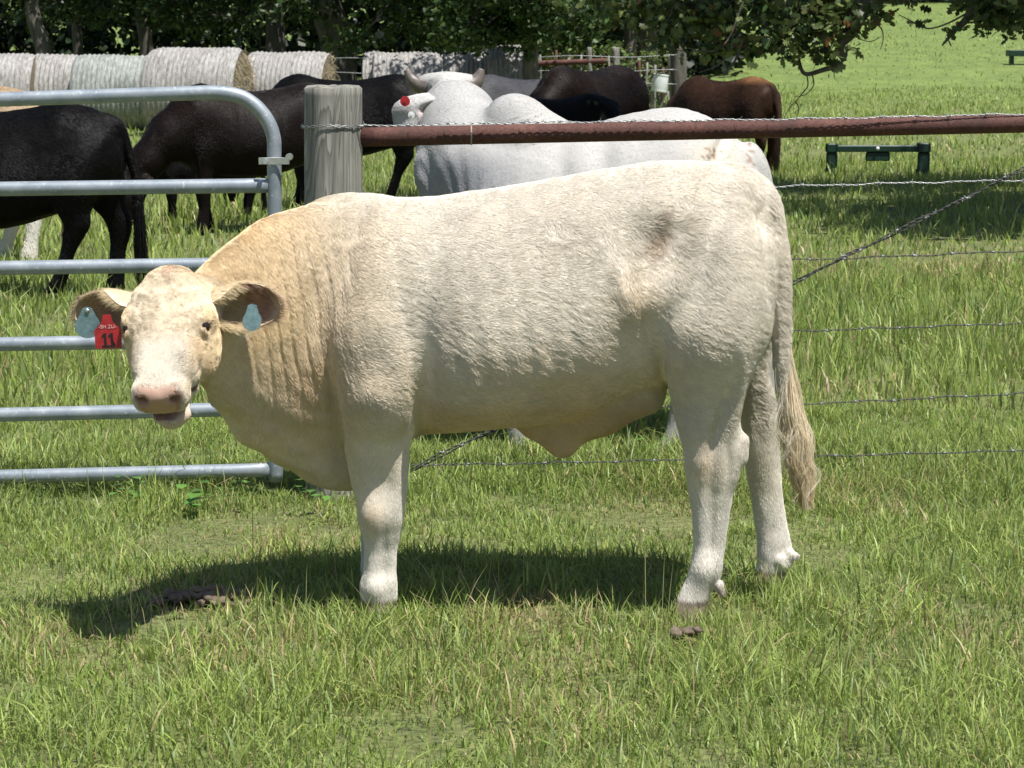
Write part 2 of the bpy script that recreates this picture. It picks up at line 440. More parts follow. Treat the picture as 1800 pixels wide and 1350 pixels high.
def field(y0, y1, dens, h0, wd, seg, margin, lean=.9):
    A = 0.5 * (y1 - y0) * ((.45 * y0 + 2 * margin) + (.45 * y1 + 2 * margin)); n = int(A * dens)
    y = np.sqrt(y0 ** 2 + (y1 ** 2 - y0 ** 2) * rng.random(n)); x = (rng.random(n) * 2 - 1) * (.225 * y + margin)
    Q = np.stack([x, y, 0 * x], -1)
    big = noise3(Q, .8); med = noise3(Q + 9, 2.7); clump = noise3(Q + 4, 6.0)
    keep = rng.random(n) < np.clip(.86 + .35 * clump + .2 * med, .58, 1)
    dry = np.zeros(n)
    for c, r, a in DRY: dry = np.maximum(dry, a * np.exp(-(((x - c[0]) ** 2 + ((y - c[1]) * .7) ** 2) / r ** 2)))
    keep &= rng.random(n) > dry * .2
    h = h0 * np.clip(1 + .55 * big + .65 * med + .55 * clump, .28, 2.6) * rng.uniform(.45, 1.25, n) * (1 - .65 * dry)
    lng = rng.random(n) < .16; h = np.where(lng, h * 1.7, h)
    # fence-line growth stands taller, trodden foreground shorter
    h *= 1 + .55 * np.exp(-((y - 7.75) / .35) ** 2)
    c0 = np.array([.23, .33, .058]); c1 = np.array([.43, .49, .145]); c2 = np.array([.115, .19, .038]); straw = np.array([.46, .36, .19]); blue = np.array([.22, .29, .125])
    t = np.clip(.5 + .35 * med + rng.normal(0, .28, n), 0, 1)[:, None]
    col = c0 + (c1 - c0) * t
    col = col + (c2 - col) * np.clip(.25 - .5 * clump + rng.normal(0, .2, n), 0, .8)[:, None]
    col = col + (blue - col) * (rng.random(n) < .18)[:, None] * .7
    isd = rng.random(n) < (.035 + .75 * dry + .05 * np.clip(big, 0, 1))
    col = np.where(isd[:, None], straw * rng.uniform(.6, 1.2, (n, 1)), col) * rng.uniform(.75, 1.2, (n, 1))
    k = keep
    return blades(k.sum(), x[k], y[k], h[k], wd * rng.uniform(.6, 1.5, k.sum()) * np.where(lng[k], 1.35, 1), col[k], np.where(isd[k], 1.4, lean * rng.uniform(.5, 1.5, k.sum())), seg)
G = [field(4.2, 9.5, 10800, .054, .0033, 2, .5, 1.3), field(9.5, 16, 1800, .085, .0070, 1, .9), field(16, 30, 450, .085, .012, 1, 1.2), field(30, 62, 85, .08, .019, 1, 2.0), field(62, 130, 8, .07, .034, 1, 4.0)]
# tufts left standing round the hooves
for px, py in ((665, 1092), (1212, 1096), (1352, 1052), (660, 1052)):
    c = gnd(px, py); n = 420; a = rng.random(n) * 6.28; r = rng.uniform(.03, .13, n); tt = rng.random((n, 1))
    G.append(blades(n, c[0] + np.cos(a) * r * 1.2, c[1] + np.sin(a) * r, rng.uniform(.035, .085, n), np.full(n, .003), np.array([.19, .27, .055]) * (1 - tt) + np.array([.36, .40, .13]) * tt, 1.1, 2))
# a few tall seed stems
n = 420; y = rng.uniform(4.6, 12, n); x = (rng.random(n) * 2 - 1) * (.225 * y + .5)
st = rng.random(n)[:, None]; G.append(blades(n, x, y, rng.uniform(.16, .34, n), np.full(n, .0024), np.array([.20, .24, .08]) * (1 - st) + np.array([.42, .36, .18]) * st, .55, 3))
gv, gf = merge([(a, b) for a, b, _ in G])
grass = tag(mesh_obj('grass', gv, gf, M_grass, cols=np.vstack([c for _, _, c in G])), 'sunlit green pasture grass with dry straw patches', 'grass', kind='stuff')
# broad-leaved weeds among the grass
wp, wc = [], []
for px, py, s in [(850 / 2.45, 905, 1.0), (225, 890, .9), (540, 880, .9), (575, 905, .8), (1445, 540, .9), (1560, 480, 1.1), (1470, 470, 1.0), (1690, 500, .9), (1160, 820, .8), (420, 900, .8), (1790, 470, .9)]:
    c = gnd(px, py)
    for k in range(rng.integers(7, 12)):
        a = rng.random() * 6.28; L = s * rng.uniform(.035, .065); el = rng.uniform(.2, .9); b = c + np.array([rng.normal(0, .03), rng.normal(0, .03), rng.uniform(.03, .11)])
        d = np.array([math.cos(a) * math.cos(el), math.sin(a) * math.cos(el), math.sin(el) * .6]); sd = np.array([-math.sin(a), math.cos(a), 0])
        ts = np.array([0, .25, .55, .8, 1.0]); ws = np.array([.1, .8, 1, .6, 0]) * L * .34
        ctr = b + d * (ts * L)[:, None] - np.array([0, 0, 1]) * (ts ** 2 * L * .35)[:, None]
        pts = np.vstack([ctr[:4] - sd * ws[:4, None], ctr[:4] + sd * ws[:4, None], ctr[4:]])
        f = [[i, i + 1, i + 5, i + 4] for i in range(3)]
        wp.append((pts, [np.array(f), np.array([[3, 8, 7]])])); wc.append(np.tile(np.array([.10, .21, .04]) * rng.uniform(.7, 1.5), (9, 1)))
wv, wf = merge(wp); tag(mesh_obj('weeds', wv, wf, M_grass, cols=np.vstack(wc)), 'broad leaved weeds scattered among the pasture grass', 'weeds', kind='stuff')
# ------------------------------------------------------------------ gate, post, pipe and wires
YP = 7.72
YF = YP - .03
def U(px, py, Y=YP): return unp(px, py, Y)
gate = empty('tube_gate', U(240, 850), 'grey galvanised six rail tube gate with a rounded top corner', 'gate')
gr = .0245
def rail(pts, name='rail', r=gr, flat=True):
    p = catmull(pts, 14) if len(pts) > 2 else np.linspace(pts[0], pts[1], 40)
    v, f = tube(p, r, 18)
    if flat and len(pts) == 2:      # pinched end where it meets the stile
        s = np.linalg.norm(v - np.asarray(pts[1]), axis=1); k = np.clip(1 - s / .10, 0, 1)
        d = v[:, 1] - pts[1][1]; v[:, 1] -= d * k * .55
    return adopt(mesh_obj(name, v, f, M_galv), gate)
top = [U(-420, 188), U(-100, 178), U(150, 170), U(330, 164), U(383, 163), U(428, 172), U(462, 200), U(480, 238), U(482, 285), U(483, 420), U(484, 640), U(485, 846)]
rail(top, 'frame_tube')['label'] = 'top rail bending down into the gate stile'
for yl, yr in ((332, 326), (471, 464), (605, 597), (729, 718), (838, 826)):
    a = U(-420, yl + (yl - yr) * .9, YP); b = U(476, yr, YP)
    rail([a, b])
# latch strap with its bolt
c = U(482, 283, YP - .03)
strap = adopt(mesh_obj('latch_strap', *box(c + np.array([0, -.002, 0]), (.052, .0035, .0125), bev=.002), M_zinc, smooth=False), gate)
v, f = tube([U(466, 284, YP - .035), U(466, 284, YP - .05)], .0085, 12); adopt(mesh_obj('bolt', v, f, M_zinc, smooth=False), strap)
v, f = tube([U(508, 276, YP - .03) + np.array([0, d, 0]) for d in (-.004, .03)], .012, 10); adopt(mesh_obj('strap_lug', v, f, M_zinc, smooth=False), strap)
# ---- wooden post
def wood_post(name, base, top, r, label, group=None, seg=56, rows=60, mat=None, cat='post'):
    base = np.asarray(base, float); top = np.asarray(top, float)
    a = np.linspace(0, 2 * math.pi, seg, endpoint=False); t = np.linspace(0, 1, rows)
    V_ = []
    for tt in t:
        c = base + (top - base) * tt
        rr = r * (1.03 - .05 * tt) * (1 + .012 * np.sin(a * 3 + 1) + .008 * np.sin(a * 7 + tt * 3))
        g = noise3(np.stack([np.cos(a) * 9 + base[0], np.sin(a) * 9, np.full(seg, tt * 1.6)], -1), 1.3)
        rr = rr - r * .05 * np.clip(g - .35, 0, 1)
        V_.append(np.stack([c[0] + np.cos(a) * rr, c[1] + np.sin(a) * rr, np.full(seg, c[2])], -1))
    for s_, dz in ((.93, .006), (.5, .009)):
        V_.append(np.stack([top[0] + np.cos(a) * r * .97 * s_, top[1] + np.sin(a) * r * .97 * s_, np.full(seg, top[2] + dz) + .003 * np.sin(a * 5)], -1))
    V_ = np.vstack(V_ + [top[None] + np.array([[0, 0, .009]])]); R_ = rows + 2
    i = np.arange(R_ - 1)[:, None] * seg; j = np.arange(seg)[None]; k = (j + 1) % seg
    Q = np.stack([i + j, i + k, i + seg + k, i + seg + j], -1).reshape(-1, 4)
    j = np.arange(seg); T = np.stack([(R_ - 1) * seg + j, (R_ - 1) * seg + (j + 1) % seg, np.full(seg, R_ * seg)], -1)
    V_ -= base
    o = mesh_obj(name, V_, [Q, T], mat or M_wood); o.location = base
    return tag(o, label, cat, group)
pt = U(585, 155); pb = U(578, 880); pb[2] = -.05; pb[0] = pt[0] - .01
POST_R = 51 / F * YP * 1.01
post = wood_post('wooden_post', pb, pt, POST_R, 'thick weathered round wooden post between the gate and the rusty pipe', cat='post')
# ---- rusty pipe rail
pa = U(634, 241); pe = U(1830, 216, YP + .12); d = (pe - pa) / np.linalg.norm(pe - pa)
path = np.array([pa + (pe + d * 2.2 - pa) * t for t in np.linspace(0, 1, 60)])
v, f = tube(path, .0325, 28)
pipe = tag(mesh_obj('pipe_rail', v, f, M_rust), 'rust brown steel pipe rail running right from the wooden post', 'pipe rail')
wl = path[0] + (path[-1] - path[0]) * .0
wc_ = pa + d * (np.linalg.norm(U(828, 237) - pa)); tt = np.linspace(0, 2 * math.pi, 25); nrm = np.cross(d, [0, 0, 1]); nrm /= np.linalg.norm(nrm)
v, f = tube([wc_ + .0325 * (math.cos(q) * nrm + math.sin(q) * np.array([0, 0, 1])) for q in tt], .003, 8, caps=False)
M_weld = plain('weld_bead', (.33, .26, .20), .6, .2, .3, 60, .2)
weld = mesh_obj('weld_seam', v, f, M_weld); weld.parent = pipe
# ---- barbed wires: two twisted strands and barbs
barb_me = []
def make_barb():
    p = []
    for ph in (0.4, 3.5):
        th = np.linspace(0, 4.2 * math.pi, 26); r = .0034
        c = np.stack([np.linspace(-.004, .004, 26), r * np.cos(th + ph), r * np.sin(th + ph)], -1)
        e0 = c[0] + np.array([-.004, math.cos(ph) * .012, math.sin(ph) * .012]); e1 = c[-1] + np.array([.004, -math.cos(ph) * .010, math.sin(ph + 2) * .012])
        p.append(tube(np.vstack([e0, c, e1]), np.concatenate([[.0004], np.full(26, .0011), [.0004]]), 5))
    v, f = merge(p); o = mesh_obj('barb', v, f, M_wire2); me = o.data; bpy.data.objects.remove(o); return me
BARB = make_barb()
def barbed(pts, label, mat, r=.0014, spacing=.125, first=.04, name='barbed_wire', group='barbed wires strung along the fence', tw=.0022):
    p = catmull(pts, 30) if len(pts) > 2 else np.linspace(pts[0], pts[1], 60)
    s = np.concatenate([[0], np.cumsum(np.linalg.norm(np.diff(p, axis=0), axis=1))]); Ltot = s[-1]
    n = int(Ltot / .011); q = np.linspace(0, Ltot, n); c = np.stack([np.interp(q, s, p[:, i]) for i in range(3)], -1)
    c[:, 2] += .0018 * np.sin(q * 21 + pts[0][2] * 50) + .0012 * np.sin(q * 47)
    T = np.gradient(c, axis=0); T /= np.linalg.norm(T, axis=1)[:, None]; N = np.cross(T, [0, 1.0, 0]); N /= np.linalg.norm(N, axis=1)[:, None]; B = np.cross(T, N)
    ph = q / .055 * 2 * math.pi
    st = [tube(c + tw * (np.cos(ph + o)[:, None] * N + np.sin(ph + o)[:, None] * B), r, 6) for o in (0, math.pi)]
    e = empty(name, c[n // 2], label, 'wire', group)
    v, f = merge(st); adopt(mesh_obj('strand', v, f, mat), e)
    k = first
    while k < Ltot:
        i = min(n - 1, int(k / Ltot * (n - 1)))
        o = bpy.data.objects.new('barb', BARB); COL.objects.link(o); o.parent = e
        x = Vector(T[i]); mw = x.to_track_quat('X', 'Z').to_matrix().to_4x4() @ Matrix.Rotation(rng.random() * 6, 4, 'X')
        mw.translation = Vector(c[i]) - e.location; o.matrix_basis = mw
        k += spacing * rng.uniform(.85, 1.15)
    return e
rt = POST_R + .002
def at_post(py):   # wire leaves the front of the post
    return U(585 + 40, py, YP - .055)
WR = [('topmost barbed wire just above the rusty pipe', 222, 216, 209, 200, M_wire2), ('second barbed wire, crossing the green feeder', 350, 345, 327, 316, M_wire2), ('third barbed wire down, behind the hips of the cream bull', 478, 470, 457, 440, M_wire),
      ('fourth barbed wire down, at the level of the tail', 600, 596, 582, 567, M_wire), ('fifth barbed wire, beside the tail switch', 722, 719, 710, 690, M_wire), ('lowest barbed wire close above the grass', 818, 815, 803, 791, M_wire)]
for lab, y0, y1, y2, y3, mt in WR:
    pts = [at_post(y0), U(900, y1, YP - .02), U(1400, y2, YP + .03), U(1830, y3, YP + .1)]
    pts.append(pts[-1] + (pts[-1] - pts[-2]) / np.linalg.norm(pts[-1] - pts[-2]) * 1.6)
    barbed(pts, lab, mt)
# loop of wire round the post
a = np.linspace(0, 2 * math.pi, 70); zc = U(585, 222)[2]
th = [tube(np.stack([pt[0] - .004 + (POST_R + .004) * np.cos(a), pt[1] + (POST_R + .004) * np.sin(a), zc + o + .003 * np.sin(a * 3) + .0022 * np.cos(a * 22 + o * 900)], -1), .0015, 6, caps=False) for o in (0, .0042)]
v, f = merge(th); tag(mesh_obj('wire_loop', v, f, M_wire2), 'loop of twisted wire wrapped round the wooden post', 'wire')
# slanting brace of doubled barbed wire
br0, br1 = U(560, 905, YP - .05), U(1840, 277, YP + .1); br1 = br1 + (br1 - br0) * .12
for k, (o, lab) in enumerate(((0, 'slanting doubled brace wire crossing the fence, upper strand'), (.010, 'slanting doubled brace wire crossing the fence, lower strand'))):
    q = np.linspace(br0, br1, 50); ph = np.linspace(0, 2 * math.pi * 7, 50) + k * math.pi
    q[:, 2] += .0055 * np.cos(ph) - o * .3; q[:, 1] += .0055 * np.sin(ph)
    barbed(list(q[::2]), lab, M_wire, r=.0018, spacing=.14, first=.06 + .05 * k, name='brace_wire', group='brace wire strands')
# ------------------------------------------------------------------ the cream bull
Y0 = 6.22
def P(px, py, dy=0.0): return unp(px, py, Y0 + dy)
def mx(px, dy=0.0): return px / F * (Y0 + dy) * 1.012      # pixels to metres at that depth
def loft_x(V, S, k=0.03, p=2.2):
    """rows: px, ytop, ybot, dy, half width, egg"""
    S = np.array(S, float); a = P(S[:, 0], S[:, 1], S[:, 3]); b = P(S[:, 0], S[:, 2], S[:, 3])
    V.loft(0, (a[:, 0] + b[:, 0]) / 2, a[:, 1], (a[:, 2] + b[:, 2]) / 2, S[:, 4], (a[:, 2] - b[:, 2]) / 2, p, S[:, 5], k)
def loft_z(V, S, k=0.03, p=2.2):
    """rows: py, xleft, xright, dy, half depth"""
    S = np.array(S, float); a = P(S[:, 1], S[:, 0], S[:, 3]); b = P(S[:, 2], S[:, 0], S[:, 3])
    V.loft(2, a[:, 2], (a[:, 0] + b[:, 0]) / 2, a[:, 1], (b[:, 0] - a[:, 0]) / 2, S[:, 4], p, 0, k)

V = Vol((-1.30, 5.40, -0.02), (0.92, 6.66, 1.33), 0.0074)
loft_x(V, [(1362, 405, 540, 0, .06, 0), (1350, 354, 600, 0, .13, 0), (1328, 322, 640, 0, .175, 0), (1290, 297, 660, 0, .210, .0), (1230, 285, 660, 0, .235, -.0),
           (1165, 284, 670, 0, .252, -.08), (1100, 293, 690, 0, .282, -.12), (1020, 306, 722, 0, .315, -.14), (940, 320, 742, 0, .325, -.16), (860, 333, 748, 0, .322, -.18),
           (780, 344, 757, 0, .298, -.14), (700, 350, 775, 0, .255, -.02), (630, 352, 795, -.01, .225, .08), (570, 357, 805, -.03, .205, .06),
           (515, 369, 793, -.07, .182, .0), (460, 388, 757, -.13, .162, 0), (415, 420, 730, -.20, .148, 0), (375, 452, 700, -.27, .13, 0), (345, 480, 660, -.31, .10, 0)], 0.03)
# crest of the withers, far shoulder
V.ell(P(612, 392, .05), (.13, .07, .075), .05)
# dewlap and brisket
V.chain([P(395, 690, -.20), P(450, 742, -.14), (P(510, 775, -.08)), P(565, 803, -.03), P(605, 810, .0), P(640, 795, 0)], [.045, .055, .062, .068, .072, .06], .05)
# sheath and belly fold
V.chain([P(1130, 690, 0), P(1050, 722, 0), P(1000, 752, 0), P(990, 783, 0)], [.06, .062, .045, .022], .05)
V.chain([P(940, 750, 0), P(985, 775, 0)], [.035, .03], .05)
# scrotum between the thighs
V.ell(P(1225, 690, .02), (.06, .055, .08), .03)
# near thigh and hind leg
loft_z(V, [(360, 1190, 1325, -.11, .06), (430, 1150, 1356, -.14, .115), (500, 1138, 1361, -.15, .128), (560, 1142, 1358, -.155, .132), (610, 1160, 1343, -.16, .122), (650, 1171, 1323, -.16, .105),
           (690, 1178, 1306, -.16, .085), (730, 1186, 1300, -.165, .066), (765, 1195, 1304, -.165, .056), (795, 1201, 1307, -.165, .052), (830, 1206, 1301, -.165, .047), (870, 1212, 1289, -.165, .038),
           (910, 1217, 1282, -.165, .033), (950, 1219, 1276, -.165, .032), (985, 1216, 1271, -.168, .036), (1010, 1209, 1267, -.17, .038), (1035, 1199, 1252, -.17, .036),
           (1058, 1188, 1243, -.17, .040), (1078, 1181, 1240, -.17, .043), (1098, 1180, 1240, -.17, .042)], .025)
V.cone(P(1303, 775, -.165), P(1303, 803, -.165), .020, .018, .02)
V.chain([P(1262, 1028, -.185), P(1269, 1042, -.19)], [.014, .009], .008); V.chain([P(1262, 1028, -.15), P(1269, 1042, -.145)], [.014, .009], .008)
# far hind leg
loft_z(V, [(440, 1200, 1380, .14, .11), (520, 1230, 1378, .16, .115), (580, 1270, 1362, .175, .105), (620, 1290, 1352, .18, .09), (660, 1300, 1350, .18, .075), (700, 1300, 1361, .18, .06), (740, 1302, 1368, .18, .052),
           (790, 1304, 1371, .18, .048), (830, 1312, 1373, .18, .042), (880, 1321, 1376, .18, .034), (920, 1327, 1383, .18, .032), (955, 1331, 1391, .18, .036), (985, 1331, 1394, .18, .038),
           (1005, 1328, 1386, .18, .037), (1025, 1324, 1380, .18, .042), (1045, 1321, 1381, .18, .043)], .025)
V.chain([P(1383, 972, .165), P(1399, 977, .16)], [.016, .010], .01); V.chain([P(1372, 984, .15), P(1376, 992, .145)], [.017, .012], .01)
# near shoulder and front leg
loft_z(V, [(430, 575, 690, -.12, .085), (500, 556, 718, -.15, .105), (570, 566, 736, -.165, .112), (630, 580, 742, -.17, .112), (690, 588, 738, -.175, .105), (735, 596, 730, -.17, .09), (780, 604, 722, -.16, .07),
           (820, 611, 718, -.16, .06), (855, 619, 716, -.16, .055), (890, 629, 711, -.16, .052), (915, 634, 708, -.16, .05), (940, 640, 703, -.16, .043), (970, 641, 697, -.16, .036), (1000, 639, 696, -.16, .036),
           (1025, 634, 697, -.16, .040), (1048, 634, 697, -.162, .042), (1065, 638, 694, -.165, .043), (1085, 634, 695, -.168, .05), (1098, 633, 695, -.168, .05)], .025)
# far front leg
loft_z(V, [(520, 560, 700, .14, .09), (620, 580, 720, .15, .09), (700, 596, 715, .15, .075), (780, 606, 702, .15, .06), (850, 624, 700, .15, .05), (885, 632, 694, .15, .048), (930, 637, 688, .15, .036), (970, 635, 686, .15, .036),
           (1010, 634, 688, .15, .042), (1030, 634, 688, .15, .043), (1058, 630, 690, .15, .046)], .025)
# clefts between the toes
for fx, fd in ((1186, -.17), (1330, .18), (650, -.168)):
    q = P(fx, 1090 if fd < 0 else 1045, fd); q[2] = .02; V.ell(q, (.05, .004, .05), .006, cut=True)
# tail
TAIL = np.array([P(1256, 305, -.0), P(1298, 312, -.01), P(1329, 334, -.03), P(1351, 372, -.06), P(1364, 425, -.075), P(1371, 480, -.08), P(1373, 560, -.08), P(1375, 640, -.08), P(1382, 720, -.065), P(1392, 780, -.065)])
_t = catmull(TAIL, 4); V.chain(_t, np.interp(np.linspace(0, 1, len(_t)), np.linspace(0, 1, 10), [.024, .028, .029, .028, .026, .023, .021, .019, .015, .008]), .018)

# ---- head in its own frame: a along the face to the muzzle, u to the animal's left, n out of the forehead
psi, pit = R(7), R(46)
fw = np.array([-math.sin(psi), -math.cos(psi), 0.0]); zz = np.array([0, 0, 1.0])
HA = fw * math.cos(pit) - zz * math.sin(pit); HN = fw * math.sin(pit) + zz * math.cos(pit); HU = np.cross(HN, HA); HU /= np.linalg.norm(HU)
if HU[0] < 0: HU = -HU
roll = R(4.0)
HU, HA = HU * math.cos(roll) - HA * math.sin(roll), HA * math.cos(roll) + HU * math.sin(roll)
H0 = P(301, 486, -.40); HS = .94
def H(a, u, n): return H0 + HA * (a * HS) + HU * u + HN * n
HX = [HU, HN, HA]
class HeadLoft:
    pass
def head_loft(S, k, p=2.4):
    S = np.array(S, float); fs = [pchip(S[:, 0], S[:, i]) for i in range(1, 5)]
    cs = np.array([H(a, u, n) for a in (S[0, 0], S[-1, 0]) for u in (-.16, .16) for n in (-.26, .1)])
    sl, X, Yg, Z = V.box(cs.min(0) - .05, cs.max(0) + .05)
    q = [X - H0[0], Yg - H0[1], Z - H0[2]]
    A, U, N = [q[0] * e[0] + q[1] * e[1] + q[2] * e[2] for e in (HA, HU, HN)]
    A = A / HS
    W, T, B, G = [f(A) for f in fs]
    c = (T + B) / 2; r = (T - B) / 2; t = (N - c) / r
    W = W * np.clip(1 + G * t, .3, 2)
    NN = (np.abs(U / W) ** p + np.abs(t) ** p) ** (1 / p) + 1e-6
    rr = np.sqrt(U * U + (N - c) ** 2) + 1e-6
    d = np.where(NN < 1, -np.minimum(W, r) * (1 - NN), rr * (1 - 1 / NN))
    dx = np.maximum(np.maximum(S[0, 0] - A, A - S[-1, 0]), 0)
    d = np.where(dx > 0, np.sqrt(np.maximum(d, 0) ** 2 + dx ** 2), d)
    V.add(sl, d, k)
# rows: a, half width, top n, bottom n, egg (+ wider at the forehead)
head_loft([(-.035, .050, -.030, -.110, 0), (-.015, .082, -.008, -.135, 0), (.03, .111, .016, -.16, .02), (.08, .119, .024, -.175, .05), (.125, .119, .022, -.185, .06), (.165, .113, .016, -.185, .06), (.205, .098, .008, -.175, .02),
           (.25, .083, .002, -.150, .0), (.29, .072, -.004, -.120, 0), (.325, .068, -.007, -.100, 0), (.36, .070, -.010, -.092, 0), (.382, .068, -.014, -.090, 0), (.395, .060, -.024, -.084, 0)], .02)
# brow ridges, cheeks, jaw
for s in (-1, 1):
    V.ell(H(.132, s * .090, -.020), (.026, .026, .034), .03, HX)
    V.ell(H(.165, s * .075, -.12), (.035, .07, .075), .04, HX)
    V.ell(H(.255, s * .055, -.03), (.022, .03, .06), .03, HX)
    V.ell(H(.362, s * .044, -.032), (.026, .026, .028), .02, HX)
V.ell(H(.012, 0, .004), (.06, .03, .035), .03, HX)
# lower jaw, mouth open
V.chain([H(.15, 0, -.16), H(.26, .004, -.138), H(.335, .008, -.132), H(.374, .010, -.127)], [.055, .046, .038, .030], .02)
V.ell(H(.366, .024, -.130), (.034, .020, .024), .014, HX)
V.ell(H(.366, -.006, -.130), (.034, .020, .024), .014, HX)
V.chain([H(.275, .052, -.085), H(.285, .046, -.120)], [.022, .022], .015); V.chain([H(.275, -.052, -.085), H(.285, -.046, -.120)], [.022, .022], .015)
# mouth gap
V.cone(H(.402, .032, -.103), H(.345, .046, -.103), .011, .007, .006, cut=True)
V.cone(H(.402, -.02, -.103), H(.34, -.02, -.106), .008, .006, .006, cut=True)
V.ell(H(.372, .012, -.104), (.052, .008, .04), .006, HX, cut=True)
# tongue
V.ell(H(.372, -.014, -.110), (.020, .008, .026), .006, HX)
# nostrils
for s in (-1, 1):
    V.cone(H(.405, s * .046, -.028), H(.376, s * .030, -.034), .0135, .007, .007, cut=True)
    V.cone(H(.384, s * .062, -.006), H(.400, s * .050, -.030), .0065, .009, .005, cut=True); V.cone(H(.400, s * .050, -.030), H(.404, s * .036, -.042), .009, .007, .005, cut=True)
# eye sockets
EYES = {}
for s in (-1, 1):
    V.ell(H(.161, s * .112, -.018), (.009, .008, .015), .010, HX, cut=True)
    V.ell(H(.1450, s * .1030, -.015), (.0105, .019, .0085), .008, HX)
    V.ell(H(.1760, s * .0985, -.019), (.009, .016, .006), .008, HX)
    EYES[s] = H(.1605, s * .0955, -.0165)
VB, FB = V.mesh()
del V
NB = vnormals(VB, FB)
# side-view pixel of every vertex (projected in the bull's own middle plane)
QX = VB[:, 0] / Y0; _dz = (VB[:, 2] - CH) / Y0
def side_px(VV):
    x = VV[:, 0]; y = VV[:, 1]; z = VV[:, 2] - CH
    D = y * math.cos(TH) - z * math.sin(TH)
    return 900 + F * x / D, 675 - F * (y * math.sin(TH) + z * math.cos(TH)) / D
def head_coords(VV):
    q = VV - H0; return q @ HA / HS, q @ HU, q @ HN
sx, sy = side_px(VB)
ha, hu, hn = head_coords(VB)
# how much a vertex belongs to the head
whead = sstep(.10, .0, np.abs(hu) - .12) * sstep(-.05, .0, ha) * sstep(.43, .41, ha) * sstep(-.21, -.18, hn) * sstep(.08, .06, hn)
near = sstep(.05, -.35, NB[:, 1])                                    # faces the camera side
far = sstep(-.05, .35, NB[:, 1])
side = np.maximum(near, far * 0.7)
disp = np.zeros(len(VB))
def bump(px, py, sxx, syy, rot, amp, both=True):
    c, s = math.cos(R(rot)), math.sin(R(rot))
    dx, dy = sx - px, sy - py
    u = (dx * c + dy * s) / sxx; v = (-dx * s + dy * c) / syy
    global disp
    disp = disp + 1.75 * amp * np.exp(-(u * u + v * v) / 2) * (side if both else near) * (1 - whead)
for b in [(655, 470, 50, 100, 10, .014), (610, 470, 12, 90, 12, -.008), (748, 610, 22, 100, 3, -.009), (742, 705, 12, 50, 0, -.011), (588, 720, 8, 70, -6, -.010), (560, 520, 16, 90, 14, -.008), (600, 620, 40, 45, 0, .008), (662, 702, 30, 24, -30, .015), (640, 735, 16, 34, 20, -.005), (708, 655, 20, 60, -15, .012),
          (1150, 372, 34, 22, 0, .014), (1120, 455, 40, 60, 15, -.008), (1165, 420, 20, 34, 30, -.008), (1090, 500, 18, 40, -25, .010), (1150, 520, 50, 22, -35, .010),
          (1110, 610, 34, 60, 20, -.012), (1150, 610, 10, 55, -20, -.007), (1188, 640, 22, 24, 0, .006), (700, 738, 20, 20, 0, .006), (1300, 600, 26, 60, 10, .005), (1200, 590, 50, 60, 0, .012), (1290, 500, 50, 90, -8, .010), (1230, 480, 16, 110, 12, -.006), (1335, 420, 14, 80, -6, -.008), (1300, 330, 40, 20, 25, .008),
          (1315, 350, 55, 10, 48, -.005), (1245, 640, 22, 60, 0, .005), (950, 560, 120, 90, 0, .010), (820, 600, 60, 80, 0, .006), (1000, 690, 80, 16, -8, -.006), (760, 720, 24, 40, 0, -.006),
          (560, 560, 40, 120, 10, -.004), (500, 560, 30, 90, 8, .006), (640, 415, 60, 18, 6, .004), (1262, 745, 7, 55, 10, -.011), (1280, 800, 6, 30, 0, -.005), (1292, 700, 8, 60, 8, .005), (1250, 950, 5, 60, 2, -.0035), (1232, 900, 8, 60, 0, .003), (1240, 1000, 16, 16, 0, .005), (676, 985, 5, 50, 0, -.0035), (655, 985, 8, 50, 0, .003), (665, 1035, 18, 14, 0, .005), (640, 800, 10, 60, -6, .004), (1350, 460, 6, 90, -4, -.006), (1340, 380, 9, 36, -35, -.004), (1235, 815, 22, 22, 0, .005),
          (1215, 760, 20, 20, 0, .003), (685, 870, 9, 60, -4, -.004), (655, 905, 18, 22, 0, .011), (690, 905, 12, 20, 0, .004), (658, 1030, 12, 26, 0, .003), (680, 780, 14, 60, -8, .004),
          (1350, 720, 12, 60, 0, .004), (1335, 640, 10, 60, 0, -.004)]: bump(*b)
# ribs, faint
rb = sstep(740, 800, sx) * sstep(1060, 1000, sx) * sstep(430, 490, sy) * sstep(720, 660, sy)
disp += .0009 * np.sin((sx + (sy - 560) * -.22) / 42 * 2 * math.pi) * rb * side
# neck folds: nearly vertical wrinkles from crest to throat
wob = noise3(np.stack([sx / 60, sy / 90, sx * 0], -1), 1.0)
fold = sstep(395, 440, sx) * sstep(690, 610, sx) * sstep(372, 400, sy) * sstep(760, 600, sy) * (1 - whead)
xc = sx - (sy - 450) * .16 + 9 * wob + ((sy - 560) / 100) ** 2 * 4
wr = np.sin(xc / 25 * 2 * math.pi) + .5 * np.sin(xc / 13.2 * 2 * math.pi + 1.7)
wr = -np.maximum(0, -wr) ** 1.0
disp += .0060 * wr * fold * side * (0.55 + .45 * noise3(np.stack([sx / 80, sy / 70, sx * 0 + 7], -1), 1.0))
# throat folds running down to the brisket
tf = sstep(400, 450, sx) * sstep(640, 560, sx) * sstep(640, 690, sy)
disp += .0026 * np.sin((sy - sx * .75) / 52 * 2 * math.pi + 5 * wob) * tf * side * (.5 + .5 * noise3(np.stack([sx / 50, sy / 50, sx * 0 + 3], -1), 1.0))
# far side of tail groove, elbow crease, lumps in the coat
lump = noise3(VB, 12.0) * .0016 + noise3(VB, 34.0) * .0006
disp += lump * (1 - .6 * whead)
# forehead curls
disp += whead * (.0013 * noise3(np.stack([ha, hu * 1.6, hn], -1), 62.0)) * sstep(.25, .18, ha)
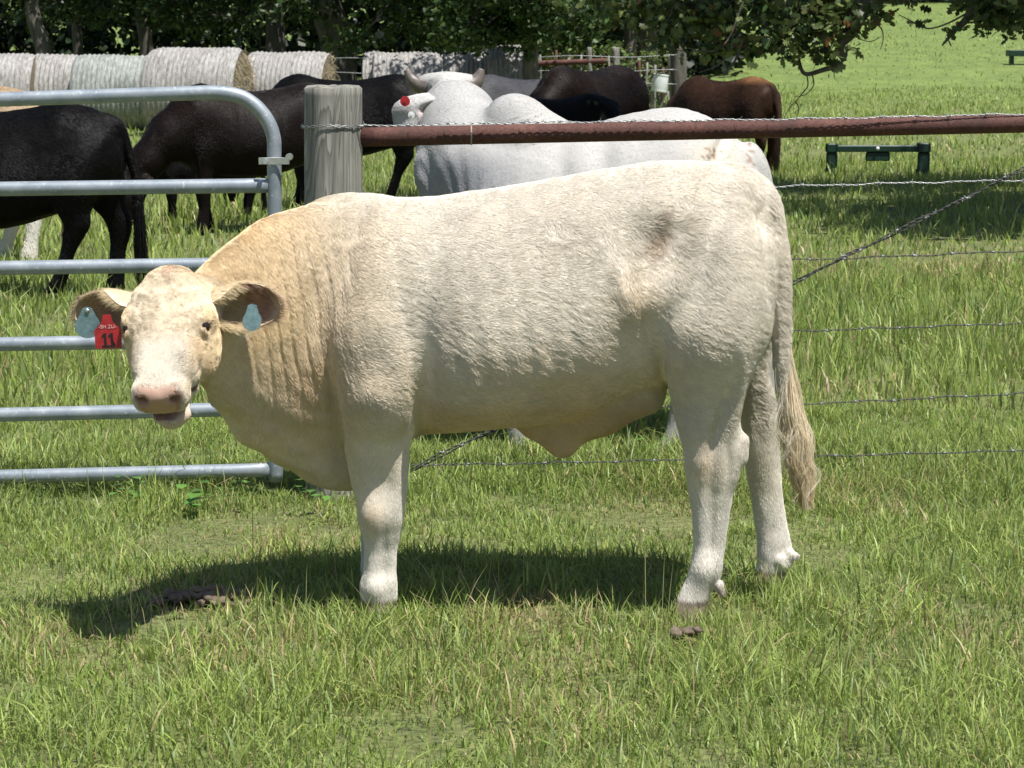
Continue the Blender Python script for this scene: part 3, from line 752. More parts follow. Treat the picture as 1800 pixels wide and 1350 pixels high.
# groove down the forehead
disp += -.004 * whead * np.exp(-(hu / .008) ** 2) * sstep(.02, .05, ha) * sstep(.17, .11, ha) * sstep(-.02, .0, hn)
disp += whead * .0011 * noise3(VB, 130.0) * sstep(.35, .37, ha)
VB = VB + NB * disp[:, None]
NB = vnormals(VB, FB)

# ---- ears: cupped leaves with thickness, joined to the body
def ear(base, e, o, Lr, Wd, ns=26, ntt=15, droop=0.0, thick=.0045, close=2.5, openn=0.95):
    e = e / np.linalg.norm(e); o = o - e * o.dot(e); o /= np.linalg.norm(o); v = np.cross(o, e)
    if v[2] < 0: v = -v
    s = np.linspace(0, 1, ns)[:, None]; t = np.linspace(-1, 1, ntt)[None]
    W = Wd * (0.42 + .62 * np.sin(np.clip((s * .92 + .10), 0, 1) * math.pi * .66)) * np.sqrt(np.clip(1 - s ** 5, .004, 1))
    Ph = close + (openn - close) * sstep(.12, .72, s)
    r = W / np.where(Ph > 1.57, 1.2, np.sin(np.minimum(Ph, 1.57)) + .25)
    ph = t * Ph
    def surf(off):
        a = (r - off) * np.sin(ph); b = -(r - off) * np.cos(ph) + r * np.cos(np.minimum(Ph, 1.45)) * .75
        return base + e * (Lr * s)[..., None] + v * a[..., None] + o * (b)[..., None] - zz * (droop * s * s)[..., None]
    A = surf(0).reshape(-1, 3); B = surf(thick * (1 - .5 * s)).reshape(-1, 3)
    n = ns * ntt; Fs = []
    for i in range(ns - 1):
        for j in range(ntt - 1):
            a = i * ntt + j; Fs.append((a, a + 1, a + ntt + 1, a + ntt)); Fs.append((n + a + 1, n + a, n + a + ntt, n + a + ntt + 1))
    rim = [i * ntt for i in range(ns)] + [(ns - 1) * ntt + j for j in range(1, ntt)] + [i * ntt + ntt - 1 for i in range(ns - 2, -1, -1)]
    for a, b in zip(rim[:-1], rim[1:]): Fs.append((a, n + a, n + b, b))
    inner = np.concatenate([np.zeros(n), np.ones(n)]); ss = np.concatenate([np.broadcast_to(s, (ns, ntt)).ravel()] * 2); tt = np.concatenate([np.broadcast_to(t, (ns, ntt)).ravel()] * 2)
    return np.vstack([A, B]), np.array(Fs), inner, ss, tt
cam_dir = np.array([0, -1, .18])
E1 = ear(H(.062, -.080, -.055), HU * -1 - zz * .02 - HN * .12, np.array([-.15, -.95, -.30]), .185, .084)
E2 = ear(H(.060, .080, -.060), HU * 1 + zz * .06 - HN * .15, np.array([.50, -.85, -.20]), .195, .082)
# ---- colour of the coat
def lerp(a, b, t): return a + (b - a) * np.asarray(t)[..., None]
def bull_colour(VV, px, py, a, u, n, wh, fine=True):
    cream = np.array([.70, .64, .54]); warm = np.array([.70, .535, .31]); tan = np.array([.60, .43, .25]); white = np.array([.71, .67, .60])
    C = np.tile(cream, (len(VV), 1))
    C = lerp(C, warm, .82 * sstep(640, 440, px) * sstep(740, 560, py) * (1 - wh))
    C = lerp(C, warm, .35 * sstep(760, 560, px) * sstep(330, 420, py) * (1 - wh))
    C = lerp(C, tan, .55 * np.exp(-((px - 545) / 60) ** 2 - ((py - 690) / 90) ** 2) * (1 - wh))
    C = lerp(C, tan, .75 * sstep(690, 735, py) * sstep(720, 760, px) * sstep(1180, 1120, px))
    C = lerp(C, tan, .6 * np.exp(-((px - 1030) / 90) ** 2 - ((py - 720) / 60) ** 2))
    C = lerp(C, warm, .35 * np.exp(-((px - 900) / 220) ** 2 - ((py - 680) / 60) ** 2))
    C = lerp(C, warm, .35 * np.exp(-((px - 1110) / 40) ** 2 - ((py - 530) / 60) ** 2))
    C = lerp(C, warm, .30 * np.exp(-((px - 1180) / 60) ** 2 - ((py - 640) / 60) ** 2))
    C = lerp(C, np.array([.34, .255, .18]), np.clip(1.0 * np.exp(-((px - 1150 + (py - 430) * .3) / 20) ** 2 - ((py - 425) / 36) ** 2) * (1 + 1.4 * noise3(np.stack([px / 16, py / 30, px * 0], -1), 1.0)), 0, .8) * (VV[:, 1] < Y0))
    C = lerp(C, white, .8 * sstep(820, 930, py) * (1 - wh))
    C = lerp(C, tan, .45 * np.exp(-((px - 655) / 22) ** 2 - ((py - 905) / 26) ** 2))
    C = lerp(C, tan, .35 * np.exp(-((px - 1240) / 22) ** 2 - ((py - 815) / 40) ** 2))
    C = lerp(C, np.array([.21, .155, .105]), .9 * sstep(.058, .046, VV[:, 2]))
    C = lerp(C, np.array([.36, .27, .20]), .8 * np.exp(-((px - 1268) / 10) ** 2 - ((py - 1037) / 10) ** 2))
    # head
    face = np.tile(np.array([.66, .56, .41]), (len(VV), 1))
    face = lerp(face, np.array([.68, .63, .54]), .7 * sstep(.17, .26, a) * sstep(.075, .05, np.abs(u)))
    face = lerp(face, warm, .75 * sstep(.07, .11, np.abs(u)) * sstep(.06, .12, a) + .35 * sstep(.05, -.02, a))
    face = lerp(face, tan, .5 * np.exp(-((u - .085) / .03) ** 2 - ((a - .235) / .05) ** 2))
    face = lerp(face, np.array([.62, .40, .30]), .55 * np.exp(-(u / .02) ** 2 - ((a - .0) / .02) ** 2))
    pink = np.array([.42, .255, .19])
    nose = sstep(.356, .374, a + .1 * np.abs(u)) * sstep(-.096, -.086, n) * sstep(.054, .042, np.abs(u) + .35 * np.clip(-.035 - n, 0, 1) - .35 * (a - .37))
    face = lerp(face, pink, .92 * nose)
    lip = np.array([.58, .46, .36])
    face = lerp(face, lip, .7 * sstep(-.07, -.085, n) * sstep(.30, .34, a))
    mouth = sstep(-.094, -.098, n) * sstep(-.116, -.110, n) * sstep(.27, .30, a)
    face = lerp(face, np.array([.13, .055, .05]), .9 * mouth)
    for s in (-1, 1):
        face = lerp(face, np.array([.26, .15, .12]), .85 * np.exp(-((a - .162) / .014) ** 2 - ((u - s * .107) / .022) ** 2 - ((n + .017) / .018) ** 2))
        face = lerp(face, np.array([.12, .05, .045]), .95 * np.exp(-((a - .392) / .02) ** 2 - ((u - s * (.044 - .5 * (n + .03) * -1)) / .010) ** 2 - ((n + .028) / .016) ** 2))
    C = lerp(C, face, wh)
    if fine:
        C *= (1 + .07 * noise3(VV, 9.0) + .05 * noise3(VV, 40.0))[:, None]
    return np.clip(C, .01, .9)
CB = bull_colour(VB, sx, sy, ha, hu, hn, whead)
parts = [(VB, FB)]; cols = [CB]
for E in (E1, E2):
    ev, ef, inn, ss, tt = E
    parts.append((ev, ef))
    c = np.tile(np.array([.50, .40, .26]), (len(ev), 1))
    c = lerp(c, np.array([.40, .22, .17]), .85 * inn * sstep(.25, .6, ss) * sstep(1.0, .75, np.abs(tt)))
    c = lerp(c, np.array([.74, .64, .47]), .6 * sstep(.8, .98, np.maximum(np.abs(tt), ss)))
    cols.append(c)
_hair = (1 - sstep(.352, .37, ha) * sstep(-.094, -.084, hn) * sstep(.062, .05, np.abs(hu)) * whead) * (1 - whead * sstep(-.088, -.1, hn) * sstep(-.135, -.125, hn) * sstep(.27, .30, ha))
_hair = _hair * sstep(.35, .55, VB[:, 2])
cols[0] = CB * (1 - (.11 * _hair)[:, None] * np.array([.9, 1, 1.1]))  # hide darker and pinker under hair, painting shade into the gaps
V2, F2 = merge(parts)
bull = empty('cream_bull', (float(VB[:, 0].mean()), Y0, 0), 'cream coated young bull standing side on in front of the fence, head turned to camera', 'bull')
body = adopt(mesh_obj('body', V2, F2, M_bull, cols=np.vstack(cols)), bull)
# ---- eyes
m = NT('eye'); m.base((.02, .012, .01)).set(Roughness=.08); M_eye = m.m
def sphere(c, r, seg=20, ring=12, ax=None):
    th = np.linspace(0, math.pi, ring + 1); ph = np.linspace(0, 2 * math.pi, seg, endpoint=False)
    p = np.stack([np.sin(th)[:, None] * np.cos(ph), np.sin(th)[:, None] * np.sin(ph), np.cos(th)[:, None] * np.ones(seg)], -1) * np.broadcast_to(r, (3,))
    if ax is not None: p = p @ np.asarray(ax)
    i = np.arange(ring)[:, None] * seg; j = np.arange(seg)[None]; k = (j + 1) % seg
    return p.reshape(-1, 3) + np.asarray(c), np.stack([i + j, i + seg + j, i + seg + k, i + k], -1).reshape(-1, 4)
for s in (-1, 1):
    ev, ef = sphere(EYES[s], .0172)
    adopt(mesh_obj('eye', ev, ef, M_eye), bull)
# ---- coat of hair
def tri_sample(VV, FF, n, wgt):
    T = np.vstack([FF[:, [0, 1, 2]], FF[:, [0, 2, 3]]])
    ar = .5 * np.linalg.norm(np.cross(VV[T[:, 1]] - VV[T[:, 0]], VV[T[:, 2]] - VV[T[:, 0]]), axis=1) * wgt[T].mean(1)
    i = np.searchsorted(np.cumsum(ar) / ar.sum(), rng.random(n)); i = np.clip(i, 0, len(T) - 1)
    a, b = rng.random(n), rng.random(n); f = a + b > 1; a[f] = 1 - a[f]; b[f] = 1 - b[f]
    return T[i], np.stack([1 - a - b, a, b], -1)
def curves_obj(name, pts, rad, cols, mat, parent):
    """pts (n,k,3) rad (n,k) cols (n,3)"""
    n, k = pts.shape[:2]
    hc = bpy.data.hair_curves.new(name); hc.add_curves([k] * n)
    hc.attributes['position'].data.foreach_set('vector', pts.astype(np.float32).ravel())
    at = hc.attributes.get('radius') or hc.attributes.new('radius', 'FLOAT', 'POINT')
    at.data.foreach_set('value', rad.astype(np.float32).ravel())
    c = np.ones((n, 4), np.float32); c[:, :3] = cols
    at = hc.attributes.new('col', 'FLOAT_COLOR', 'CURVE'); at.data.foreach_set('color', c.ravel())
    hc.materials.append(mat)
    o = bpy.data.objects.new(name, hc); COL.objects.link(o)
    return adopt(o, parent)
def rotv(v, ax, ang):
    c, s = np.cos(ang)[:, None], np.sin(ang)[:, None]
    return v * c + np.cross(ax, v) * s + ax * (ax * v).sum(1)[:, None] * (1 - c)
def grow_coat(N):
    nosek = 1 - sstep(.352, .37, ha) * sstep(-.096, -.086, hn) * sstep(.064, .052, np.abs(hu) + .3 * np.clip(-.035 - hn, 0, 1) + .008) * whead
    eyek = np.ones(len(VB))
    for s in (-1, 1): eyek *= 1 - np.exp(-((ha - .162) / .015) ** 2 - ((hu - s * .107) / .03) ** 2 - ((hn + .017) / .018) ** 2)
    hoof = sstep(.040, .052, VB[:, 2])
    tonemouth = 1 - whead * sstep(-.09, -.1, hn) * sstep(-.120, -.112, hn) * sstep(.30, .33, ha)
    wgt = nosek * eyek * hoof * tonemouth * (.35 + .65 * sstep(.35, -.1, NB[:, 1])) * (1 + 2.2 * whead)
    T, bc = tri_sample(VB, FB, N, wgt)
    root = (VB[T] * bc[..., None]).sum(1); nor = (NB[T] * bc[..., None]).sum(1); nor /= np.linalg.norm(nor, axis=1)[:, None]
    col = (CB[T] * bc[..., None]).sum(1)
    px = (sx[T] * bc).sum(1); py = (sy[T] * bc).sum(1); wh = (whead[T] * bc).sum(1)
    a = (ha[T] * bc).sum(1); u = (hu[T] * bc).sum(1)
    # flow: backward and downward along the body; down the legs; on the neck down the folds; off the forehead
    legs = sstep(700, 800, py); neck = sstep(680, 520, px) * (1 - wh)
    d = np.stack([1.0 - .95 * legs - .55 * neck, np.zeros(N), -.55 - .5 * legs - .55 * neck], -1)
    d[:, 2] += .35 * sstep(1150, 1330, px) * sstep(500, 350, py) * -1
    hd = HA[None] * np.where(a < .2, .55, -.6)[:, None] + HU[None] * (np.sign(u) * np.clip(np.abs(u) / .06, 0, 1) * .75)[:, None]
    d = d * (1 - wh)[:, None] + hd * wh[:, None]
    d -= nor * (d * nor).sum(1)[:, None]; d /= np.linalg.norm(d, axis=1)[:, None] + 1e-9
    big = noise3(root, 5.0); med = noise3(root * np.array([1, 1, .8]), 26.0); sm = noise3(root, 70.0)
    curl = np.exp(-((px - 990) / 60) ** 2 - ((py - 420) / 34) ** 2) + np.exp(-((px - 1190) / 60) ** 2 - ((py - 400) / 40) ** 2) + .7 * np.exp(-((px - 1090) / 40) ** 2 - ((py - 500) / 46) ** 2)
    curl = np.clip(curl, 0, 1) * (root[:, 1] < Y0)
    ang = .30 * big + (.10 + 1.4 * curl + .55 * wh) * med + .16 * sm + rng.normal(0, .10, N)
    d = rotv(d, nor, ang)
    L = (.0150 + .002 * noise3(root, 8.0)) * (1 - .35 * legs) * (1 - .25 * wh) * (1 - .4 * wh * sstep(.30, .35, a)) * (1 + 1.1 * curl) * rng.uniform(.75, 1.2, N)
    L *= 1 + .6 * sstep(470, 400, px) * (1 - wh) * sstep(470, 420, py)
    L *= 1 + .8 * sstep(1250, 1330, px) * sstep(420, 330, py)
    fx, fz = .86 - .75 * np.clip(legs + neck * .6, 0, 1), -.5 - .4 * np.clip(legs + neck * .6, 0, 1)
    al = root[:, 0] * fx + root[:, 2] * fz; ac = -root[:, 0] * fz + root[:, 2] * fx
    wv_ = noise3(root, 18.0)
    ripple = noise3(np.stack([al * 42, ac * 125 + wv_ * 1.2, root[:, 1] * 12], -1), 1.0) * (1 - .5 * wh)
    lift = np.clip(.23 + .08 * ripple * (1 - .7 * legs) + .06 * sm + .3 * curl - .15 * legs, .09, .9)
    t1 = d + nor * lift[:, None]; t1 /= np.linalg.norm(t1, axis=1)[:, None]
    bend = rotv(d, nor, .3 * med + .9 * curl * sm); t2 = bend + nor * (lift * .25 + .02)[:, None]; t2 /= np.linalg.norm(t2, axis=1)[:, None]
    p0 = root + nor * (.0003 + .00045 * ripple * (1 - .8 * legs))[:, None]; p1 = p0 + t1 * (L * .38)[:, None]; p2 = p1 + t2 * (L * .34)[:, None]; p3 = p2 + (t2 - nor * .04) * (L * .28)[:, None]
    pts = np.stack([p0, p1, p2, p3], 1)
    rad = np.array([.00030, .00036, .00030, .00009])[None] * rng.uniform(.8, 1.2, (N, 1))
    c = col * rng.uniform(.99, 1.15, (N, 1)) * (1 + .05 * sm[:, None])
    curves_obj('coat', pts, rad, np.clip(c, 0, .92), M_hair, bull)
grow_coat(640000)
def short_coat(v, f, cols, n, L, rad, mat, parent, flow, local=False, lift=.22, wob=.35, name='coat'):
    nn = vnormals(v, f); T, bc = tri_sample(v, f, n, np.ones(len(v)))
    root = (v[T] * bc[..., None]).sum(1); no = (nn[T] * bc[..., None]).sum(1); no /= np.linalg.norm(no, axis=1)[:, None] + 1e-9
    c = (cols[T] * bc[..., None]).sum(1)
    d = np.broadcast_to(np.asarray(flow, float), root.shape).copy(); d[:, 2] -= 1.2 * sstep(.65, .45, root[:, 2]); d[:, 0] *= 1 - .9 * sstep(.65, .45, root[:, 2])
    d -= no * (d * no).sum(1)[:, None]; d /= np.linalg.norm(d, axis=1)[:, None] + 1e-9
    d = rotv(d, no, wob * noise3(root, 7.0) + .3 * noise3(root, 24.0) + rng.normal(0, .12, n))
    l = L * rng.uniform(.7, 1.3, n)[:, None]; li = (lift * (1 + .5 * noise3(root, 30.0)))[:, None]
    t1 = d + no * li; t1 /= np.linalg.norm(t1, axis=1)[:, None]
    pts = np.stack([root, root + t1 * l * .5, root + t1 * l * .5 + (d + no * li * .3) * l * .5], 1)
    o = curves_obj(name, pts, np.array([1, 1, .3])[None] * rad * np.ones((n, 1)), np.clip(c * rng.uniform(.88, 1.14, (n, 1)), 0, .9), mat, parent)
    if local: o.matrix_parent_inverse = Matrix.Identity(4)
    return o
# ear fringe
ep, ec = [], []
for E in (E1, E2):
    ev, ef, inn, ss, tt = E
    T, bc = tri_sample(ev, ef, 9000, np.ones(len(ev)) * (1 - .6 * inn) + .8 * inn * (ss < .45))
    nn = vnormals(ev, ef)
    root = (ev[T] * bc[..., None]).sum(1); no = (nn[T] * bc[..., None]).sum(1); ii = inn[T].mean(1)
    out = ev[ss > .95].mean(0) - ev[ss < .05].mean(0); out /= np.linalg.norm(out)
    s_ = (ss[T] * bc).sum(1)
    d = out + no * .35 + rng.normal(0, .22, root.shape) - zz * .15
    d /= np.linalg.norm(d, axis=1)[:, None]
    L = rng.uniform(.010, .020, len(root)) * np.where(ii > .5, 1.5, 1)
    pts = np.stack([root, root + d * (L * .5)[:, None], root + (d - zz * .15 + out * .2) * L[:, None]], 1)
    ep.append(pts); ec.append(np.where((ii > .5)[:, None] & (s_ > .45)[:, None], [.45, .28, .2], [.72, .58, .37]) * rng.uniform(.8, 1.15, (len(root), 1)))
ep = np.vstack(ep); curves_obj('ear_hair', ep, np.tile([.0004, .00035, .0001], (len(ep), 1)), np.vstack(ec), M_hair, bull)
# tail switch: long wavy locks
def switch(path, n, spread, Lr, col, tip, rad, parent, name='tail_switch', curl=1.0, start=.15):
    path = catmull(path, 12); m_ = len(path); k = 12
    s0 = start + (1 - start) * rng.random(n) ** .9 * .8; ph = rng.random(n) * 2 * math.pi; rr = spread * np.sqrt(rng.random(n))
    lock = rng.integers(0, 34, n); lph = rng.random(34) * 6.28; lamp = rng.random(34)
    ph = (rng.random(34) * 6.28)[lock] + rng.normal(0, .22, n); rr = np.abs(spread * np.sqrt(rng.random(34))[lock] + rng.normal(0, .0045, n)); s0 = np.clip((start + (1 - start) * rng.random(34) * .7)[lock] + rng.normal(0, .05, n), 0, .93)
    t = np.linspace(0, 1, k)[None]
    s = s0[:, None] + t * (1 - s0[:, None]) * np.clip((.45 + .55 * rng.random(34))[lock][:, None] + rng.normal(0, .06, (n, 1)), .2, 1)
    ctr = np.stack([np.interp(np.clip(s, 0, 1), np.linspace(0, 1, m_), path[:, i]) for i in range(3)], -1)
    env = np.interp(s, [0, .35, .6, .8, .92, 1.0], [.35, .75, 1.0, .55, .28, .10])
    wx = np.cos(ph)[:, None] * rr[:, None] * (.25 + env * t ** .5); wy = np.sin(ph)[:, None] * rr[:, None] * (.25 + env * t ** .5)
    wav = curl * .011 * t * np.sin(s * 24 + lph[lock][:, None]) * (.4 + lamp[lock][:, None])
    ctr[..., 0] += wx + wav; ctr[..., 1] += wy + wav * .5
    ctr[..., 2] -= np.clip(s - 1, 0, None) * .1
    c = col[None] + (tip - col)[None] * sstep(.5, 1.0, s0 + .2)[:, None]
    curves_obj(name, ctr, np.linspace(rad, rad * .3, k)[None] * np.ones((n, 1)), np.clip(c * rng.uniform(.8, 1.2, (n, 1)), 0, .9), M_hair, parent)
SWP = [P(1374, 540, -.08), P(1380, 620, -.08), P(1388, 700, -.08), P(1398, 770, -.08), P(1408, 830, -.08), P(1420, 895, -.08)]
switch(SWP, 5200, .041, .30, np.array([.78, .66, .47]), np.array([.66, .47, .23]), .0006, bull)
switch(SWP, 240, .058, .30, np.array([.78, .70, .55]), np.array([.66, .5, .28]), .00045, bull, name='tail_wisps', curl=2.2)
# short hair on the tail itself is part of the coat; whiskers and drool are left as they read at this size
# ---- ear tags
M_red = plain('red_tag', (.40, .022, .030), .45, 0, .25, 60, .05)
M_teal = plain('blue_grey_tag', (.15, .235, .255), .5, 0, .3, 70, .08)
M_black = plain('black_ink', (.012, .012, .014), .6, 0, .2, 40, 0)
M_ink = plain('pale_ink', (.75, .45, .42), .6, 0, .2, 40, 0)
def plate(outline, c, ux, uz, th):
    """flat solid from a 2-D outline; ux right, uz up, th thickness toward -normal"""
    ux = np.asarray(ux, float) / np.linalg.norm(ux); uz = np.asarray(uz, float); uz -= ux * uz.dot(ux); uz /= np.linalg.norm(uz); n = np.cross(ux, uz)
    o = np.array(outline, float); k = len(o)
    A = np.asarray(c) + o[:, :1] * ux + o[:, 1:] * uz
    Vv = np.vstack([A + n * th / 2, A - n * th / 2, A.mean(0)[None] + n * th / 2, A.mean(0)[None] - n * th / 2])
    j = np.arange(k); jj = (j + 1) % k
    Q = np.stack([j, j + k, jj + k, jj], -1)
    Tt = np.vstack([np.stack([j, jj, np.full(k, 2 * k)], -1), np.stack([jj + k, j + k, np.full(k, 2 * k + 1)], -1)])
    return (Vv, [Q, Tt]), (ux, uz, n)
def text_mesh(name, s, size, c, ux, uz, n, mat, parent, bold=.0, ext=.0004):
    cu = bpy.data.curves.new(name, 'FONT'); cu.body = s; cu.size = size; cu.align_x = 'CENTER'; cu.align_y = 'CENTER'; cu.extrude = ext; cu.offset = bold
    o = bpy.data.objects.new(name, cu); COL.objects.link(o)
    dg = bpy.context.evaluated_depsgraph_get(); me = bpy.data.meshes.new_from_object(o.evaluated_get(dg))
    bpy.data.objects.remove(o); me.materials.clear(); me.materials.append(mat)
    q = bpy.data.objects.new(name, me); COL.objects.link(q)
    mw = Matrix.Identity(4)
    for i in range(3): mw[i][0], mw[i][1], mw[i][2], mw[i][3] = ux[i], uz[i], n[i], c[i]
    q.matrix_basis = mw; adopt(q, parent)
    return q
def ring_disc(c, r, th, ux, uz):
    a = np.linspace(0, 2 * math.pi, 20, endpoint=False); return plate(np.stack([np.cos(a) * r, np.sin(a) * r], -1), c, ux, uz, th)
def teardrop(r, top):
    a = np.linspace(-1.25 * math.pi, .25 * math.pi, 26) ; pts = [(math.cos(t) * r, math.sin(t) * r) for t in a]
    return pts + [(.012, top), (0, top + .004), (-.012, top)]
tagux = np.array([.97, .10, 0])
# round tag and red numbered tag in the ear on the left of the picture
tc = P(154, 573, -.46)
pl, ax = plate(teardrop(.032, .046), tc, tagux + np.array([0, .12, 0]), np.array([.18, -.1, 1]), .002)
t1 = adopt(mesh_obj('round_ear_tag', *pl, M_teal, smooth=False), bull); t1['label'] = 'round blue grey ear tag beside the red tag'
pl, _ = ring_disc(tc + ax[0] * .0 + ax[1] * .040 + ax[2] * .002, .0055, .003, ax[0], ax[1]); adopt(mesh_obj('button', *pl, M_zinc), t1)
rc = P(190, 592, -.47)
W_, Hh = .033, .030
pl, ax = plate([(-W_, -Hh), (W_, -Hh), (W_ + .001, Hh * .55), (W_ * .72, Hh * .95), (W_ * .42, Hh * 1.25), (W_ * .30, Hh * 1.9), (-W_ * .30, Hh * 1.9), (-W_ * .42, Hh * 1.25), (-W_ * .72, Hh * .95), (-W_ - .001, Hh * .55)], rc, np.array([.98, .05, .03]), np.array([-.03, -.08, 1]), .002)
t2 = adopt(mesh_obj('red_ear_tag', *pl, M_red, smooth=False), bull); t2['label'] = 'red ear tag with the black number 11'
one = [(-.0028, -.018), (-.0085, -.018), (-.0085, -.0135), (-.0028, -.0135), (-.0028, .0085), (-.0085, .0075), (-.0085, .0115), (-.002, .018), (.0032, .018), (.0032, -.0135), (.0085, -.0135), (.0085, -.018)]
dv = []
for dx in (-.0075, .0095):
    (pv, pf), _ = plate([(x + dx, y) for x, y in one], rc - ax[1] * .008 + ax[2] * .0016, ax[0], ax[1], .0008); dv.append((pv, [pf[0]])); k_ = len(one)
    top = [[0, 1, 2, 3], [3, 10, 11, 0], [3, 4, 9, 10], [5, 6, 7, 4], [7, 8, 9, 4]]; dv[-1] = (pv, [np.vstack([pf[0], np.array(top)])])
v, f = merge(dv); num = adopt(mesh_obj('number', v, f, M_black, smooth=False), t2)
text_mesh('small_lettering', '-SH ZU-', .013, rc + ax[1] * .026 + ax[2] * .0016, *ax, M_ink, t2)
# tag in the other ear
tc = P(443, 564, -.475)
pl, ax = plate(teardrop(.026, .040), tc, np.array([.86, .5, 0]), np.array([.05, -.05, 1]), .002)
t3 = adopt(mesh_obj('round_ear_tag', *pl, M_teal, smooth=False), bull); t3['label'] = 'round blue grey ear tag inside the cupped ear'
# ------------------------------------------------------------------ the humped white bull behind the fence
YB = 8.72
def PB(px, py, dy=0.0): return unp(px, py, YB + dy)
_P = P
P = PB
V = Vol((-0.62, 8.15, -0.03), (1.15, 9.35, 1.62), 0.0125)
loft_x(V, [(1338, 350, 560, 0, .06, 0), (1330, 306, 600, 0, .13, 0), (1312, 268, 640, 0, .19, 0), (1278, 232, 660, 0, .24, 0), (1236, 203, 665, 0, .27, -.05), (1180, 188, 665, 0, .29, -.1), (1110, 198, 660, 0, .31, -.15),
           (1040, 216, 660, 0, .32, -.2), (960, 224, 660, 0, .31, -.2), (900, 222, 665, 0, .29, -.2), (850, 222, 650, 0, .25, -.15), (800, 235, 600, .02, .19, -.1), (765, 262, 520, .05, .12, 0), (745, 290, 470, .06, .06, 0)], .05)
V.ell(PB(905, 222, -.02), (.125, .10, .125), .06, [[math.cos(.25), 0, math.sin(.25)], [0, 1, 0], [-math.sin(.25), 0, math.cos(.25)]])
V.ell(PB(930, 235, 0), (.16, .12, .09), .06)
# neck up to a head held facing away
V.chain([PB(840, 300, .02), PB(815, 258, .10), PB(802, 212, .22), PB(794, 186, .36)], [.19, .170, .150, .10], .05)
V.chain([PB(850, 230, .16), PB(838, 190, .30)], [.07, .05], .03)
V.ell(PB(788, 168, .47), (.10, .10, .06), .03)
V.chain([PB(793, 172, .50), PB(770, 240, .72), PB(765, 275, .80)], [.10, .075, .06], .04)
V.ell(PB(750, 146, .43), (.045, .035, .032), .02); V.ell(PB(826, 146, .43), (.045, .035, .032), .02)
V.ell(PB(788, 139, .42), (.085, .04, .032), .03)
# hanging throat skin
V.chain([PB(770, 268, .08), PB(752, 290, .02), PB(748, 315, .0), PB(768, 360, .0), PB(800, 430, .0), PB(850, 520, 0), PB(900, 600, 0)], [.05, .04, .03, .05, .07, .08, .08], .04)
# legs
def leg_b(rows, k=.03): loft_z(V, rows, k)
leg_b([(430, 820, 950, -.14, .11), (560, 840, 945, -.16, .10), (650, 870, 945, -.16, .075), (700, 886, 938, -.16, .055), (750, 890, 932, -.16, .045), (790, 894, 932, -.16, .045), (815, 888, 936, -.16, .055), (830, 886, 938, -.16, .055)])
leg_b([(430, 800, 930, .14, .11), (560, 800, 900, .16, .10), (650, 815, 885, .16, .07), (700, 826, 876, .16, .05), (760, 830, 870, .16, .045), (785, 826, 874, .16, .055), (800, 826, 874, .16, .055)])
leg_b([(300, 1220, 1325, -.12, .09), (400, 1185, 1340, -.14, .12), (500, 1180, 1342, -.16, .12), (580, 1188, 1320, -.17, .11), (640, 1185, 1290, -.17, .085), (690, 1180, 1250, -.17, .06), (730, 1176, 1232, -.17, .05), (770, 1165, 1208, -.17, .045), (795, 1152, 1200, -.17, .05), (825, 1145, 1200, -.17, .055)])
leg_b([(300, 1235, 1335, .1, .09), (420, 1230, 1345, .14, .12), (520, 1265, 1356, .17, .11), (590, 1300, 1364, .18, .09), (640, 1318, 1366, .18, .07), (700, 1320, 1362, .18, .045), (750, 1318, 1356, .18, .042), (785, 1312, 1358, .18, .05), (805, 1308, 1360, .18, .05)])
tl = catmull([PB(1316, 266, -.02), PB(1335, 306, -.04), PB(1344, 360, -.04), PB(1346, 460, -.03), PB(1348, 560, -.03)], 4); V.chain(tl, np.linspace(.035, .02, len(tl)), .03)
VW, FW = V.mesh(); del V
NW = vnormals(VW, FW)
bx, by = (lambda D: (900 + F * VW[:, 0] / D, 675 - F * (YB * math.sin(TH) + (VW[:, 2] - CH) * math.cos(TH)) / D))(YB * math.cos(TH) - (VW[:, 2] - CH) * math.sin(TH))
dsp = noise3(VW, 6.0) * .003 + noise3(VW, 16.0) * .0012
fl = sstep(960, 840, bx) * sstep(240, 290, by)
dsp += .003 * np.sin((bx - (by - 300) * .28) / 21 * 2 * math.pi + 5 * noise3(VW, 4.0)) * fl * np.clip(-NW[:, 1], 0, 1) * (.5 + .6 * noise3(VW + 5, 5.0))
dsp += .005 * np.sin((bx * .35 + by) / 11 * 2 * math.pi) * sstep(880, 930, bx) * sstep(985, 950, bx) * sstep(190, 215, by) * sstep(260, 235, by) * .6
dsp += .012 * np.exp(-((bx - 1030) / 26) ** 2 - ((by - 330) / 60) ** 2) - .014 * np.exp(-((bx - 985) / 16) ** 2 - ((by - 300) / 50) ** 2) - .012 * np.exp(-((bx - 1060) / 18) ** 2 - ((by - 310) / 50) ** 2)
dsp += -.016 * np.exp(-(((bx - 1262) * .85 + (by - 250) * .5) / 9) ** 2) * sstep(200, 225, by) * sstep(330, 290, by)
VW = VW + NW * dsp[:, None]
cw = np.tile(np.array([.43, .415, .39]), (len(VW), 1))
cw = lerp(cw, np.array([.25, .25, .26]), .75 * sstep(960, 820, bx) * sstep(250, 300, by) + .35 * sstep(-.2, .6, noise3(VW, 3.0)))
cw = lerp(cw, np.array([.70, .60, .44]), .5 * np.exp(-((bx - 1250) / 40) ** 2 - ((by - 268) / 26) ** 2))
spk = (noise3(VW, 75.0) > .30) * (np.exp(-((bx - 1246) / 24) ** 2 - ((by - 266) / 16) ** 2) + np.exp(-((bx - 1322) / 18) ** 2 - ((by - 272) / 26) ** 2) > .45)
cw = lerp(cw, np.array([.26, .16, .09]), .8 * spk)
cw = lerp(cw, np.array([.30, .28, .27]), .7 * sstep(800, 825, by))
